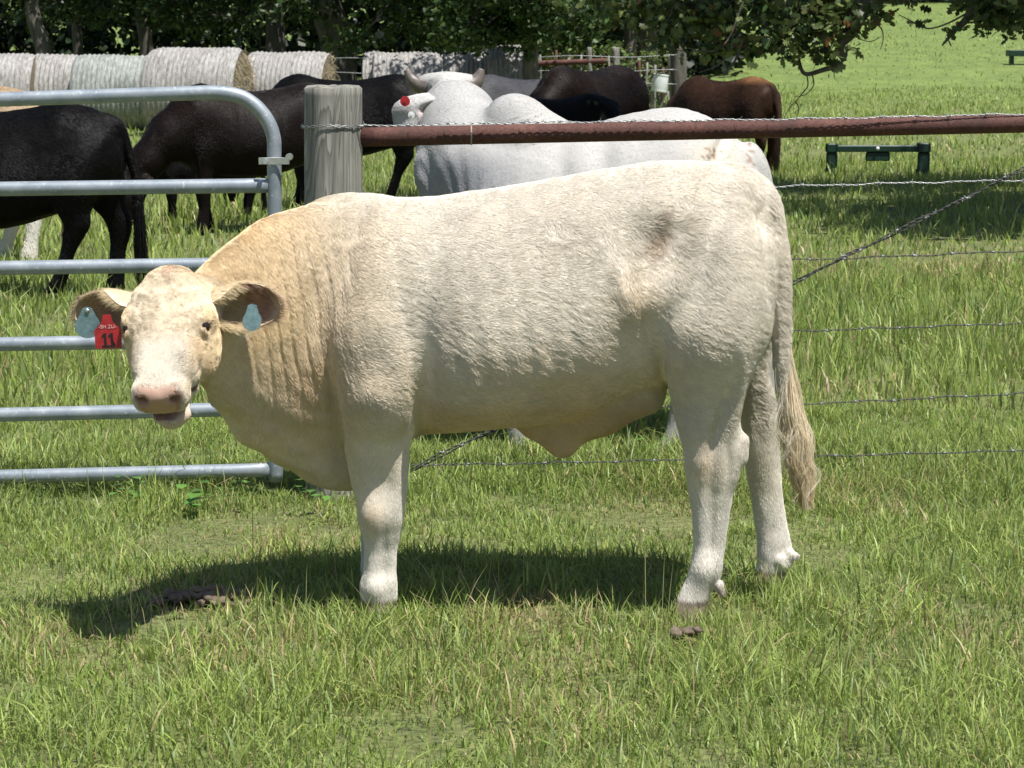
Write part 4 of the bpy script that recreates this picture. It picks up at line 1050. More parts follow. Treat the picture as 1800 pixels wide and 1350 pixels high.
wb = empty('white_humped_bull', (float(VW[:, 0].mean()), YB, 0), 'pale grey humped bull with short horns behind the rusty pipe rail', 'bull')
# ear seen from behind, drooping: two edge curves and a swelling sheet between them
lft = catmull([(772, 162), (734, 165), (702, 176), (691, 190), (692, 208), (697, 232)], 5); rgt = catmull([(774, 184), (769, 188), (762, 192), (761, 198), (767, 209), (740, 234)], 5)
nt_ = 11; tt_ = np.linspace(0, 1, nt_); sheet = []
for off in (0, .010):
    for a_, b_ in zip(lft, rgt):
        for t_ in tt_:
            q = a_ * (1 - t_) + b_ * t_; sheet.append(PB(q[0], q[1], .15 - .05 * math.sin(t_ * math.pi) + .03 * abs(t_ - .62) + off))
ev = np.array(sheet); n0 = len(lft) * nt_; ef = []
for i in range(len(lft) - 1):
    for j in range(nt_ - 1):
        a_ = i * nt_ + j; ef.append((a_, a_ + nt_, a_ + nt_ + 1, a_ + 1)); ef.append((n0 + a_, n0 + a_ + 1, n0 + a_ + nt_ + 1, n0 + a_ + nt_))
rim = [i * nt_ for i in range(len(lft))] + [(len(lft) - 1) * nt_ + j for j in range(1, nt_)] + [i * nt_ + nt_ - 1 for i in range(len(lft) - 2, -1, -1)] + [j for j in range(nt_ - 2, -1, -1)]
for a_, b_ in zip(rim[:-1], rim[1:]): ef.append((a_, b_, n0 + b_, n0 + a_))
ef = np.array(ef); tt = np.tile(np.tile(tt_, len(lft)), 2); ss = np.tile(np.repeat(np.linspace(0, 1, len(lft)), nt_), 2)
ce = np.tile(np.array([.50, .485, .465]), (len(ev), 1)); ce = lerp(ce, np.array([.56, .30, .25]), .8 * np.exp(-((tt - .85) / .16) ** 2) * sstep(.3, .5, ss))
vv, ff = merge([(VW, FW), (ev, ef)])
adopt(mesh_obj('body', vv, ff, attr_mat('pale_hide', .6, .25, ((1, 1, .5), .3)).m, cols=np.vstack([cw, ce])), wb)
short_coat(VW, FW, cw * 1.12, 170000, .0065, .0006, M_hair, wb, (.8, 0, -.5), lift=.07, wob=.06)
short_coat(ev, ef, ce * 1.1, 9000, .008, .0006, M_hair, wb, (-.5, 0, -.9))
M_horn = plain('horn', (.13, .105, .088), .45, 0, .35, 30, .2)
for pts in ([PB(750, 152, .43), PB(735, 148, .43), PB(723, 138, .43), PB(714, 122, .43)], [PB(824, 152, .43), PB(835, 144, .43), PB(842, 134, .43), PB(847, 121, .43)]):
    q = catmull(pts, 8); v, f = tube(q, np.linspace(.044, .012, len(q)), 16); adopt(mesh_obj('horn', v, f, M_horn), wb)
M_cap = plain('white_button', (.78, .78, .76), .4, 0, .1, 40, 0)
e_n = np.array([.0, -.05, 0])
def button(px, py, r, mat, lab, dy):
    pl, ax = ring_disc(PB(px, py, dy), r, .006, [1, .1, 0], [0, -.1, 1]); o = adopt(mesh_obj('ear_button', *pl, mat, smooth=False), wb); o['label'] = lab
    pl, _ = ring_disc(PB(px, py, dy - .006), r * .35, .004, [1, .1, 0], [0, -.1, 1]); adopt(mesh_obj('stud', *pl, mat, smooth=False), o)
button(712, 178, .019, M_red, 'red ear tag button', .09); button(723, 202, .013, M_cap, 'small white ear tag button', .09)
P = _P

# ------------------------------------------------------------------ the herd
def build_cow(h, head='graze', legs=(0, 0, 0, 0), tail=(0, 0), belly=0.0, hump=0.0, neckz=0.0, size=1.0):
    """local: +x forward, z up, standing on z = 0; returns mesh"""
    V = Vol((-1.05, -.52, -.02), (1.85, .52, 1.75), h)
    S = np.array([(-.80, .98, .78, .07), (-.77, 1.07, .72, .14), (-.70, 1.14, .66, .205), (-.58, 1.19, .60, .25), (-.42, 1.215, .55, .275), (-.2, 1.175, .49, .325), (.05, 1.15, .455, .335), (.28, 1.17, .47, .30), (.46, 1.215, .50, .235),
                  (.60, 1.165, .56, .185), (.70, 1.08, .62, .145), (.77, .96, .70, .08)])
    S[:, 2] -= belly * np.exp(-((S[:, 0] - .0) / .4) ** 2)
    V.loft(0, S[:, 0], 0 * S[:, 0], (S[:, 1] + S[:, 2]) / 2, S[:, 3], (S[:, 1] - S[:, 2]) / 2, 2.1, -.22, .04)
    if hump: V.ell((.42, 0, 1.18), (.16, .1, .06 + hump), .06)
    if head == 'graze': pts = [(.52, 0, .93), (.74, 0, .80), (.93, 0, .60), (1.03, 0, .45)]; hp = [(1.00, 0, .47), (1.07, 0, .31), (1.14, 0, .10)]; up = np.array([.9, 0, .4])
    elif head == 'up': pts = [(.50, 0, 1.0), (.72, 0, 1.12), (.92, 0, 1.22), (1.02, 0, 1.27)]; hp = [(1.02, 0, 1.27), (1.20, 0, 1.16), (1.38, 0, 1.05)]; up = np.array([.3, 0, .95])
    else: pts = [(.52, 0, .95), (.76, 0, .93), (.98, 0, .86), (1.08, 0, .80)]; hp = [(1.08, 0, .80), (1.20, 0, .66), (1.33, 0, .52)]; up = np.array([.6, 0, .75])
    pts = np.array(pts); pts[:, 2] += neckz; hp = np.array(hp); hp[:, 2] += neckz
    V.chain(pts, [.235, .175, .135, .11], .07)
    V.chain(hp, [.115, .095, .066], .04)
    V.ell(hp[0] + up * .05, (.07, .085, .06), .04)
    for s in (-1, 1):
        V.chain([hp[0] + np.array([0, s * .09, .0]), hp[0] + np.array([-.03, s * .17, -.01]), hp[0] + np.array([-.05, s * .235, -.04])], [.028, .036, .016], .02)
        dx = legs[0 if s < 0 else 1]; y = s * .15
        fz = [.95, .8, .66, .54, .45, .36, .22, .12, .05, 0]; V.loft(2, fz, np.array([.42, .45, .47, .48, .48, .48, .47, .475, .485, .49]) + dx * np.linspace(0, 1, 10), np.full(10, y), [.07, .12, .105, .075, .062, .062, .042, .048, .058, .062], [.03, .085, .085, .065, .056, .055, .038, .044, .05, .052], 2.2, 0, .035)
        dx = legs[2 if s < 0 else 3]; y = s * .155
        hz = [1.05, .88, .74, .64, .56, .48, .42, .30, .16, .07, 0]; V.loft(2, hz, np.array([-.55, -.56, -.57, -.60, -.63, -.67, -.67, -.645, -.62, -.60, -.59]) + dx * np.linspace(0, 1, 11), np.full(11, y), [.08, .17, .18, .14, .105, .082, .07, .048, .048, .058, .062], [.03, .10, .115, .095, .072, .058, .05, .04, .045, .05, .052], 2.2, 0, .035)
    tp = catmull([(-.70, 0, 1.12), (-.78, tail[0] * .2, 1.07), (-.825, tail[0] * .5, .93), (-.86, tail[0] * .8, .75), (-.87, tail[0], .52), (-.88, tail[0] + tail[1], .30)], 4)
    V.chain(tp, np.interp(np.linspace(0, 1, len(tp)), [0, .2, .6, .75, .9, 1], [.028, .025, .020, .028, .026, .010]), .03)
    v, f = V.mesh(); n = vnormals(v, f)
    sd = np.abs(n[:, 1])
    d = noise3(v, 5.0) * .004 + noise3(v, 13.0) * .0018
    def bp(x, z, rx, rz, a): return a * np.exp(-((v[:, 0] - x) / rx) ** 2 - ((v[:, 2] - z) / rz) ** 2) * sd
    d += bp(-.45, 1.12, .07, .06, .017) + bp(-.74, 1.0, .05, .07, .018) + bp(-.30, .86, .10, .16, -.022) + bp(.36, .95, .12, .24, .016) + bp(.22, .85, .05, .25, -.014) + bp(-.62, .86, .12, .16, .012) + bp(.5, .70, .1, .1, .012) + bp(.05, .75, .25, .2, .01)
    d += .003 * np.sin(v[:, 0] * 70 + v[:, 2] * 14) * sd * sstep(-.25, -.1, v[:, 0]) * sstep(.3, .15, v[:, 0]) * sstep(1.05, .9, v[:, 2]) * .5
    return v + n * d[:, None], f
COWS = []
def herd(name, at, yaw, scale, col, label, cat='cow', group='dark cattle grazing beyond the fence', mat=None, colf=None, eartag=None, h=.021, coat=36000, **kw):
    v, f = build_cow(h, **kw)
    c = np.tile(np.array(col, float), (len(v), 1)) * (1 + .25 * noise3(v, 4.0) + .15 * noise3(v, 17.0))[:, None]
    if colf: c = colf(v, c)
    e = empty(name, at, label, cat, group); e.rotation_euler = (0, 0, yaw); e.scale = (scale,) * 3
    b = mesh_obj('body', v, f, mat or M_dark, parent=e, cols=np.clip(c, .003, .9))
    if coat: short_coat(v, f, np.clip(c, .003, .9) * 1.15, coat, .016, .0011, M_hair if mat else M_hair2, e, (-.8, 0, -.55), local=True)
    # tail tuft
    n = 260; k = 7; t = np.linspace(0, 1, k)[None]
    tl = kw.get('tail', (0, 0)); s0 = rng.random(n)
    zz_ = .62 - .25 * s0[:, None] - t * .30; a = rng.random(n) * 6.28; r = .035 * np.sqrt(rng.random(n)); en = .4 + np.sin(t * 2.6) * .9
    yy = tl[0] + np.clip((.52 - zz_) / .22, 0, 1.2) * tl[1] + np.sin(a)[:, None] * r[:, None] * en; xx = -.872 + np.cos(a)[:, None] * r[:, None] * en + .006 * np.sin(t * 9 + a[:, None])
    pts = np.stack([xx, yy, zz_], -1)
    hc = curves_obj('tail_tuft', pts, np.linspace(.0028, .0008, k)[None] * np.ones((n, 1)), np.tile(c[v[:, 2] > .5].mean(0) * .7, (n, 1)) * rng.uniform(.6, 1.4, (n, 1)), M_hair, e)
    hc.matrix_parent_inverse = Matrix.Identity(4)
    if eartag is not None:
        vv_, ff_ = sphere(eartag, (.008, .022, .028), 12, 8); mesh_obj('ear_tag', vv_, ff_, M_yel, parent=e)
    return e
M_yel = plain('yellow_tag', (.75, .58, .10), .5, 0, .1, 40, 0)
BLK = (.0040, .0036, .0036); DBR = (.0070, .0046, .0040); BRN = (.036, .018, .010)
g0 = lambda px, py: gnd(px, py)
def root_at(px_hind, py_foot, yaw, sc, part=-.6):
    """place so that the local point (part,0,0) stands at the pixel"""
    p = gnd(px_hind, py_foot); return p - sc * part * np.array([math.cos(yaw), math.sin(yaw), 0])
def rust(v, c): return lerp(c, np.array([.015, .0082, .0062]), .5 * sstep(.75, 1.1, v[:, 2]) * sstep(-.3, .5, noise3(v, 3.0)))
yw = R(172); herd('black_cow', root_at(165, 528, yw, .98), yw, .98, BLK, 'glossy black cow at the far left, rump and tail toward the gate', head='none_', tail=(-.10, -.02), legs=(0, 0, -.10, .22), belly=.02, h=.016, coat=80000)
yw = R(205); herd('dark_brown_cow', root_at(356, 412, yw, 1.0, .48), yw, 1.0, DBR, 'dark brown cow grazing with its head down behind the gate', colf=rust, h=.019, legs=(-.10, .06, .0, .1), tail=(0, 0))
yw = R(170); herd('black_cow', root_at(728, 366, yw, 1.03), yw, 1.03, BLK, 'black cow behind the wooden post, back rising to the right', legs=(.05, -.12, -.12, .24), h=.020)
yw = R(196); herd('black_calf', root_at(432, 386, yw, .60), yw, .60, BLK, 'small black calf grazing seen between the legs of the brown cow', cat='calf', h=.03, eartag=(.97, .2, .45))
def tanw(v, c): return lerp(c, np.array([.70, .66, .58]), sstep(.62, .45, v[:, 2]))
yw = R(188); herd('tan_cow', root_at(50, 460, yw, 1.02), yw, 1.02, (.34, .245, .15), 'tan cow with white legs mostly hidden by the black cow', head='up', colf=tanw, mat=M_bull, h=.022, legs=(0, 0, .20, -.02))
yw = R(228); herd('dark_brown_cow', root_at(1100, 312, yw, 1.06), yw, 1.06, DBR, 'dark brown cow just left of the white bucket, beyond the humped bull', h=.024, colf=rust)
yw = R(208); herd('black_cow', root_at(1058, 350, yw, .86), yw, .86, BLK, 'black cow low behind the hump of the pale bull', h=.024)
yw = R(25); herd('grey_calf', root_at(838, 322, yw, .98), yw, .98, (.06, .06, .066), 'charcoal grey calf, only its back showing behind the hump', cat='calf', h=.03)
def brown(v, c): return lerp(c, np.array([.24, .115, .05]), .8 * sstep(1.10, 1.2, v[:, 2]) * sstep(-.1, -.5, v[:, 0]))  # sunlight on the top of the rump painted into the coat colour
yw = R(132); herd('brown_cow', root_at(1338, 313, yw, .95), yw, .95, BRN, 'reddish brown cow grazing beyond the pipe, tail end to the right', colf=brown, h=.022, legs=(0, 0, .05, -.1), tail=(0.02, .02))
# ------------------------------------------------------------------ hay bales
def bale_mat(name, tint):
    m = NT(name); o = m.obj(); n1 = m.noise(3, 6, .65, vec=o); n2 = m.noise(40, 4, .6, vec=o); n3 = m.noise(14, 5, .7, vec=m.mapv(o, (3, .6, .6)))
    c = m.ramp(n3.outputs['Fac'], [(.3, tuple(v * .62 for v in tint)), (.55, tint), (.75, tuple(min(.9, v * 1.3) for v in tint))])
    c = m.mix(m.ramp(n1.outputs['Fac'], [(.35, (.72,) * 3), (.65, (1.12,) * 3)]), c, c, 'MULTIPLY')
    m.base(c).set(Roughness=.7); m.bump(n2.outputs['Fac'], .7, .02); return m.m
M_net = bale_mat('net_wrap', (.54, .525, .505)); M_net2 = bale_mat('greenish_net_wrap', (.50, .515, .49))
m = NT('hay'); o = m.obj(); n1 = m.noise(28, 6, .7, vec=o); n2 = m.noise(6, 5, .6, vec=o)
m.base(m.mix(m.ramp(n2.outputs['Fac'], [(.3, (.7,) * 3), (.7, (1.15,) * 3)]), m.ramp(n1.outputs['Fac'], [(.3, (.11, .085, .055)), (.55, (.24, .20, .14)), (.75, (.40, .345, .26))]), (1, 1, 1), 'MULTIPLY')).set(Roughness=.9)
m.bump(n1.outputs['Fac'], 1.0, .04); M_hay = m.m
def bale(xl, xr, ytop, d, label, mat=None, yaw=0.0, straw=True, group='round hay bales in a row under the trees'):
    top = unp((xl + xr) / 2, ytop, d); L = (xr - xl) / F * d; Rr = (top[2] + 0.0) / 2
    c = np.array([top[0], d, Rr]); na, ns_ = 72, 40
    a = np.linspace(0, 2 * math.pi, ns_, endpoint=False); t = np.linspace(-.5, .5, na)
    seed = rng.random() * 50
    rows = []
    for tt in t:
        ed = np.clip((.5 - abs(tt)) / .09, 0, 1) ** .5
        rr = Rr * (.93 + .07 * ed) + .010 * np.sin(tt * L / .085 * 2 * math.pi) * (1 + .5 * math.sin(tt * 37 + seed)) + .03 * noise3(np.stack([np.full(ns_, tt * 3 + seed), np.cos(a) * 2, np.sin(a) * 2], -1), 1.0)
        z = np.sin(a) * rr; z = np.where(z < -Rr * .88, -Rr * .88 + (z + Rr * .88) * .3, z)
        rows.append(np.stack([np.full(ns_, tt * L) + .01 * np.sin(a * 3 + seed), np.cos(a) * rr * 1.03, z], -1))
    V_ = np.vstack(rows); i = np.arange(na - 1)[:, None] * ns_; j = np.arange(ns_)[None]; k = (j + 1) % ns_
    Q = np.stack([i + j, i + ns_ + j, i + ns_ + k, i + k], -1).reshape(-1, 4)
    e = empty('hay_bale', (c[0], c[1], c[2] - .12 * Rr * .7 + gz(c[0], c[1])), label, 'hay bale', group); e.rotation_euler = (0, 0, yaw)
    mesh_obj('net_wrap', V_, Q, mat or M_net, parent=e)
    for sgn in (-1, 1):
        cap = rows[0] if sgn < 0 else rows[-1]; rings = [cap]
        for q in (.92, .8, .62, .45, .28, .12):
            r_ = cap * np.array([1, q, q]); r_[:, 0] = cap[:, 0] + sgn * (.05 * (1 - q) + .035 * noise3(np.stack([cap[:, 1] * 4 * q + seed, cap[:, 2] * 4 * q, np.full(ns_, q * 9)], -1), 1.0)); rings.append(r_)
        v = np.vstack(rings + [rings[-1].mean(0)[None]]); n_ = len(rings); i = np.arange(n_ - 1)[:, None] * ns_; j = np.arange(ns_)[None]; k = (j + 1) % ns_
        q = np.stack([i + j, i + k, i + ns_ + k, i + ns_ + j], -1).reshape(-1, 4); j = np.arange(ns_)
        mesh_obj('hay_end', v, [q, np.stack([(n_ - 1) * ns_ + j, (n_ - 1) * ns_ + (j + 1) % ns_, np.full(ns_, n_ * ns_)], -1)], M_hay, parent=e)
        # loose straw fringe
        n = 500; a_ = rng.random(n) * 6.28; rr = Rr * np.sqrt(rng.uniform(.1, .9, n)); b0 = np.stack([np.full(n, sgn * L / 2), np.cos(a_) * rr, np.sin(a_) * rr], -1)
        dd = np.stack([sgn * rng.random(n), rng.normal(0, .7, n), rng.normal(-.3, .7, n)], -1); dd /= np.linalg.norm(dd, axis=1)[:, None]
        if sgn > 0 and straw:
            hc = curves_obj('straw', np.stack([b0, b0 + dd * .06, b0 + dd * .11 - np.array([0, 0, .02])], 1), np.full((n, 3), .0035), np.array([.36, .295, .185]) * rng.uniform(.6, 1.3, (n, 1)), M_hair, e); hc.matrix_parent_inverse = Matrix.Identity(4)
    return e
bale(-90, 63, 87, 40.6, 'net wrapped round hay bale at the left edge of the picture', straw=False)
bale(60, 136, 89, 40.9, 'short looking hay bale, second from the left edge', straw=False)
bale(134, 276, 91, 40.4, 'hay bale with a faint green tint on its wrap, behind the gate', M_net2)
bale(266, 428, 77, 38.4, 'nearest and tallest hay bale with its brown straw end showing', yaw=R(-7))
bale(436, 578, 84, 40.0, 'hay bale right of the tallest one, dappled with shade near its straw end', yaw=R(-6))
bale(640, 668, 85, 46.0, 'hay bale mostly hidden, only a sliver showing by the thick dark trunk')
bale(658, 780, 86, 45.0, 'leaf shadowed hay bale just right of the thick dark trunk')
bale(782, 858, 84, 43.0, 'shaded hay bale above the head of the pale bull')
bale(858, 930, 74, 42.5, 'shaded grey hay bale, rightmost of the row')
# ------------------------------------------------------------------ green metal stand in the field
M_green = plain('green_paint', (.005, .028, .016), .45, 0, .35, 12, .1)
YG = 24.5
def UG(px, py, Y=None): return unp(px, py, YG if Y is None else Y)
gb = gnd(1540, 312); YG = float(gb[1]) + .3
fs = empty('green_stand', (gb[0], YG, 0), 'dark green metal frame stand with a round white knob in the grass', 'feeder')
def gpart(name, x0, y0, x1, y1, dep, mat=None, bev=.012, parent=None, yo=0.0, zb=None):
    a = UG(x0, y0, YG + yo); b = UG(x1, y1, YG + yo); z0 = min(a[2], b[2]) if zb is None else zb
    c = np.array([(a[0] + b[0]) / 2, YG + yo, (max(a[2], b[2]) + z0) / 2]); s_ = np.array([abs(b[0] - a[0]) / 2, dep, (max(a[2], b[2]) - z0) / 2])
    return adopt(mesh_obj(name, *box(c, s_, bev=bev), mat or M_green, smooth=False), parent or fs)
gpart('top_beam', 1455, 255, 1632, 267, .05)
gpart('end_cap', 1452, 252, 1472, 268, .06); gpart('end_cap', 1612, 251, 1635, 268, .06)
for x0, x1 in ((1453, 1471), (1614, 1633)):
    gpart('leg', x0, 268, x1, 312, .045, zb=-.02); gpart('leg_brace', x0 - 4, 296, x0 + 4, 312, .03, zb=-.02)
gpart('centre_plate', 1522, 267, 1564, 283, .03)
v, f = sphere(UG(1543, 261, YG - .06), (.021, .012, .021), 16, 10); adopt(mesh_obj('knob', v, f, M_cap), fs)
for x in (1523, 1563):
    v, f = tube([UG(x, 283), np.array([UG(x, 300)[0], YG, 0])], .005, 6); adopt(mesh_obj('rod', v, f, M_wire), fs)
# far green bench
YG2 = 71.5; z2 = float(gz(16.2, 71.5))
fb = empty('green_bench', (unp(1810, 100, YG2)[0], YG2, z2), 'dark green bench shaped stand far off at the right edge', 'feeder')
_YG = YG; YG = YG2
def fpart(name, x0, y0, x1, y1, dep, zb=None): o = gpart(name, x0, y0, x1, y1, dep, parent=fb, zb=zb); return o
fpart('top_beam', 1771, 88, 1860, 99, .25); fpart('leg', 1775, 99, 1781, 116, .12, zb=z2 - .05); fpart('leg', 1846, 99, 1852, 116, .12, zb=z2 - .05)
YG = _YG
# ------------------------------------------------------------------ old fence at the back
YO = 45.0
def UO(px, py, Y=YO): return unp(px, py, Y)
v, f = tube(np.linspace(UO(925, 112), UO(1066, 107), 20), .055, 12); tag(mesh_obj('pipe_rail', v, f, M_rust), 'short rusty pipe rail of the old fence at the back', 'pipe rail')
for px, py0, py1, r, lab in [(1082, 84, 190, .075, 'leaning pale old fence post at the end of the short pipe'), (1192, 82, 190, .16, 'stout old corner post wrapped with wire beside the white bucket'), (1178, 98, 190, .05, 'thin grey stake just left of the stout corner post'), (1036, 84, 180, .05, 'slim post in the old fence left of the leaning one')]:
    b = UO(px + 3, py1, YO); b[2] = -.05
    wood_post('fence_post', b, UO(px, py0, YO), r, lab, 'old fence posts at the back', seg=20, rows=24, mat=M_bark if r > .1 else M_wood)
for i, (px, y0) in enumerate([(950, 90), (978, 82), (1000, 95), (1022, 90), (1058, 95), (1070, 92), (1102, 112), (1124, 100), (1138, 104), (1152, 108), (1166, 112)]):
    b = UO(px + rng.normal(0, 2), 190); b[2] = -.02; t_ = UO(px, y0 + 6)
    v, f = tube(np.linspace(b, t_, 6), .018 + .012 * rng.random(), 8)
    ref = ['left end of the short rusty pipe', 'left third of the short rusty pipe', 'middle of the short rusty pipe', 'right half of the short rusty pipe', 'right end of the short rusty pipe', 'leaning pale post, on its left', 'leaning pale post, on its right', 'big trunk, in front of its left edge', 'big trunk, in front of its middle', 'white bucket, above its left rim', 'white bucket, above its right rim'][i]
    tag(mesh_obj('fence_stake', v, f, M_rust if i % 3 == 1 else M_wood), 'thin stake of the old fence by the ' + ref, 'stake', 'thin stakes of the old back fence')
for k, (y0, y1, lab) in enumerate([(100, 98, 'top'), (125, 124, 'middle'), (148, 148, 'bottom')]):
    p = np.linspace(UO(560, y0 + 4, YO - .2), UO(1190, y1, YO - .2), 60); p[:, 2] += .02 * np.sin(np.linspace(0, 20, 60) + k)
    v, f = tube(p, .008, 5); tag(mesh_obj('fence_wire', v, f, M_wire2), lab + ' plain wire of the old back fence', 'wire', 'plain wires of the back fence')
# white bucket hung by the corner post
bc_ = UO(1160, 146, YO - .8); a = np.linspace(0, 2 * math.pi, 28, endpoint=False)
bk = empty('white_bucket', (bc_[0], bc_[1], 0), 'white plastic bucket lying on a stake beside the stout corner post', 'bucket')
prof = [(-.5, .93), (-.46, 1.0), (-.40, .95), (-.34, 1.0), (.3, .97), (.42, .95), (.46, 1.0), (.5, .97)]
Lb, rb_ = .34, .155
V_ = np.vstack([np.stack([np.full(28, x * Lb) , np.cos(a) * rb_ * s_, np.sin(a) * rb_ * s_], -1) for x, s_ in prof] + [np.array([[-.5 * Lb, 0, 0], [.5 * Lb, 0, 0]])])
ct, st_ = math.cos(R(82)), math.sin(R(82)); V_ = V_ @ np.array([[ct, 0, st_], [0, 1, 0], [-st_, 0, ct]]) + bc_
n_ = len(prof); i = np.arange(n_ - 1)[:, None] * 28; j = np.arange(28)[None]; k = (j + 1) % 28; Q = np.stack([i + j, i + k, i + 28 + k, i + 28 + j], -1).reshape(-1, 4); j = np.arange(28)
adopt(mesh_obj('drum', V_, [Q, np.vstack([np.stack([(j + 1) % 28, j, np.full(28, n_ * 28)], -1), np.stack([(n_ - 1) * 28 + j, (n_ - 1) * 28 + (j + 1) % 28, np.full(28, n_ * 28 + 1)], -1)])], plain('white_plastic', (.74, .75, .76), .45, 0, .12, 6, .05)), bk)
v, f = tube(np.vstack([UO(1148, 133, YO - .8), UO(1156, 128, YO - .95), UO(1165, 128, YO - .95), UO(1173, 133, YO - .8)]), .012, 6); adopt(mesh_obj('bail', v, f, M_wire), bk)
for q, (x0, y0, x1) in enumerate([(1131, 150, 1138), (1146, 160, 1143), (1172, 158, 1150), (1174, 160, 1178)]):
    b = UO(x1, 188, YO - .8); b[2] = -.02; v, f = tube(np.linspace(UO(x0, y0, YO - .8), b, 5), .022, 8); adopt(mesh_obj('support_stick', v, f, M_wood), bk)
# ------------------------------------------------------------------ dung
M_dung = plain('dung', (.135, .10, .072), .9, 0, .35, 40, .6)
def dung(px, py, rx, ry, n, label, s=.05):
    c = gnd(px, py); c[2] = 0; e = empty('dung_pile', c, label, 'dung')
    for k in range(n):
        q = np.array([rng.normal(0, rx * .5), rng.normal(0, ry * .5), 0]); r = s * rng.uniform(.6, 1.1); hgt = .016 + .028 * math.exp(-(q[0] / rx) ** 2 - (q[1] / ry) ** 2)
        v, f = sphere((0, 0, 0), (r, r * .75, r * .42), 12, 8); v = v + vnormals(v + 1e-9, f) * (noise3(v + k, 45.0) * r * .55)[:, None]
        an = rng.random() * 3; v = v @ np.array([[math.cos(an), math.sin(an), 0], [-math.sin(an), math.cos(an), 0], [0, 0, 1]])
        mesh_obj('clod', v + q + np.array([0, 0, hgt * rng.uniform(.5, 1)]), f, M_dung, parent=e)
dung(370, 1062, .12, .05, 44, 'heap of dried brown dung in the shadow of the head', .027)
dung(1216, 1128, .05, .03, 7, 'small dark dung clods beside the near hind hoof', .022)
# ------------------------------------------------------------------ trees
def leaf_cloud(C, size, n_seed=0, lobed=False, col=(.05, .085, .022), var=.45, flat=.0):
    """one leaf per row of C"""
    n = len(C); d = rng.normal(0, 1, (n, 3)); d[:, 2] = d[:, 2] * .55 - .45; d /= np.linalg.norm(d, axis=1)[:, None]
    s = np.cross(d, rng.normal(0, 1, (n, 3))); s /= np.linalg.norm(s, axis=1)[:, None]; nn = np.cross(d, s)
    L = size * rng.uniform(.6, 1.35, n)
    if lobed:
        o = np.array([(0, .0), (.10, .10), (.24, .30), (.36, .13), (.50, .36), (.64, .16), (.80, .26), (1.0, 0), (.80, -.26), (.64, -.16), (.50, -.36), (.36, -.13), (.24, -.30), (.10, -.10)])
    else: o = np.array([(0, 0), (.3, .24), (.68, .22), (1, 0), (.68, -.22), (.3, -.24)])
    k = len(o); curl = (o[:, 0] - .4) ** 2 * .35
    V_ = C[:, None] + (d[:, None] * o[None, :, :1] + s[:, None] * o[None, :, 1:] + nn[:, None] * curl[None, :, None]) * L[:, None, None]
    b = np.arange(n)[:, None] * k
    if lobed: quads = [(0, 1, 2, 13), (13, 2, 12, 12)]
    Fs = []
    h_ = k // 2
    for i in range(h_):
        a_, b_, c_, d_ = i, i + 1, k - i - 1, (k - i) % k
        if a_ == d_: Fs.append(b + np.array([[a_, b_, c_]]))
        elif b_ == c_: Fs.append(b + np.array([[a_, b_, d_]]))
        else: Fs.append(b + np.array([[a_, b_, c_, d_]]))
    t3 = np.vstack([f for f in Fs if f.shape[1] == 3]); q4 = [f for f in Fs if f.shape[1] == 4]
    col = np.array(col) * (1 + var * rng.normal(0, 1, (n, 1)) * .6); hue = rng.random((n, 1))
    col = np.where(rng.random((n, 1)) < .07, col * 2.0, col)  # a few leaves brightened at random as painted sunlit highlights
    c = np.clip(col * (1 + (hue - .5) * np.array([.7, .25, .2])), .006, .6)
    return V_.reshape(-1, 3), [t3] + ([np.vstack(q4)] if q4 else []), np.repeat(c, k, 0)
def limb_path(a, b, n=7, wob=.08):
    p = np.linspace(a, b, n); L = np.linalg.norm(b - a); p[1:-1] += rng.normal(0, wob * L / 4, (n - 2, 3)); return catmull(p, 4)
def tree(name, base, r0, height, crad, cz, label, group, n_leaf, lsize, col=(.034, .056, .016), low=None, cat='tree', lean=(0, 0), squash=.75, n_limb=9, clumps=34):
    base = np.asarray(base, float); e = empty(name, base, label, cat, group)
    top = np.array([lean[0], lean[1], height * .8])
    p = limb_path(np.array([0, 0, -.2]), top, 7, .05); rad = np.linspace(1, .35, len(p)) * r0; rad[0] *= 1.35; rad[1] *= 1.18
    tv = [tube(p, rad, 16)]
    cl = []
    for i in range(clumps):
        d = rng.normal(0, 1, 3); d /= np.linalg.norm(d); q = np.array([lean[0], lean[1], cz]) + d * np.array([crad, crad, crad * squash]) * rng.uniform(.5, 1.0)
        cl.append(q)
    if low is not None: cl += [np.asarray(q) for q in low]
    for i in range(n_limb):
        q = cl[int(rng.integers(0, len(cl)))]; s = p[int(len(p) * rng.uniform(.35, .9))]
        lp = limb_path(s, q, 6, .15); tv.append(tube(lp, np.linspace(r0 * .38, .02, len(lp)), 8))
    if low is not None:
        for q in low:
            s = np.array([q[0] * .3, q[1] * .3, max(q[2] + .8, cz * .6)]); lp = limb_path(s, np.asarray(q), 5, .2); tv.append(tube(lp, np.linspace(.05, .012, len(lp)), 6))
    v, f = merge(tv); mesh_obj('trunk', v, f, M_bark, parent=e)
    cl = np.array(cl); cr = crad * .34; nl = n_leaf // len(cl)
    g = np.repeat(cl, nl, 0); dd = rng.normal(0, 1, g.shape); dd /= np.linalg.norm(dd, axis=1)[:, None]
    rr = cr * rng.random(len(g)) ** .5
    if low is not None: rr[-len(low) * nl:] *= .45
    C = g + dd * rr[:, None] * np.array([1, 1, .7])
    v, f, c = leaf_cloud(C, lsize, col=col); mesh_obj('crown', v, f, M_leaf, parent=e, cols=c, smooth=False)
    return e
GT = 'trees shading the hay bales'
def tb(px, Y): p = unp(px, 100, Y); return np.array([p[0], Y, float(gz(p[0], Y))])
def lows(n, sx_, z0, z1, ysp=2.0): return [(rng.uniform(-sx_, sx_), rng.uniform(-ysp, ysp), rng.uniform(z0, z1)) for _ in range(n)]
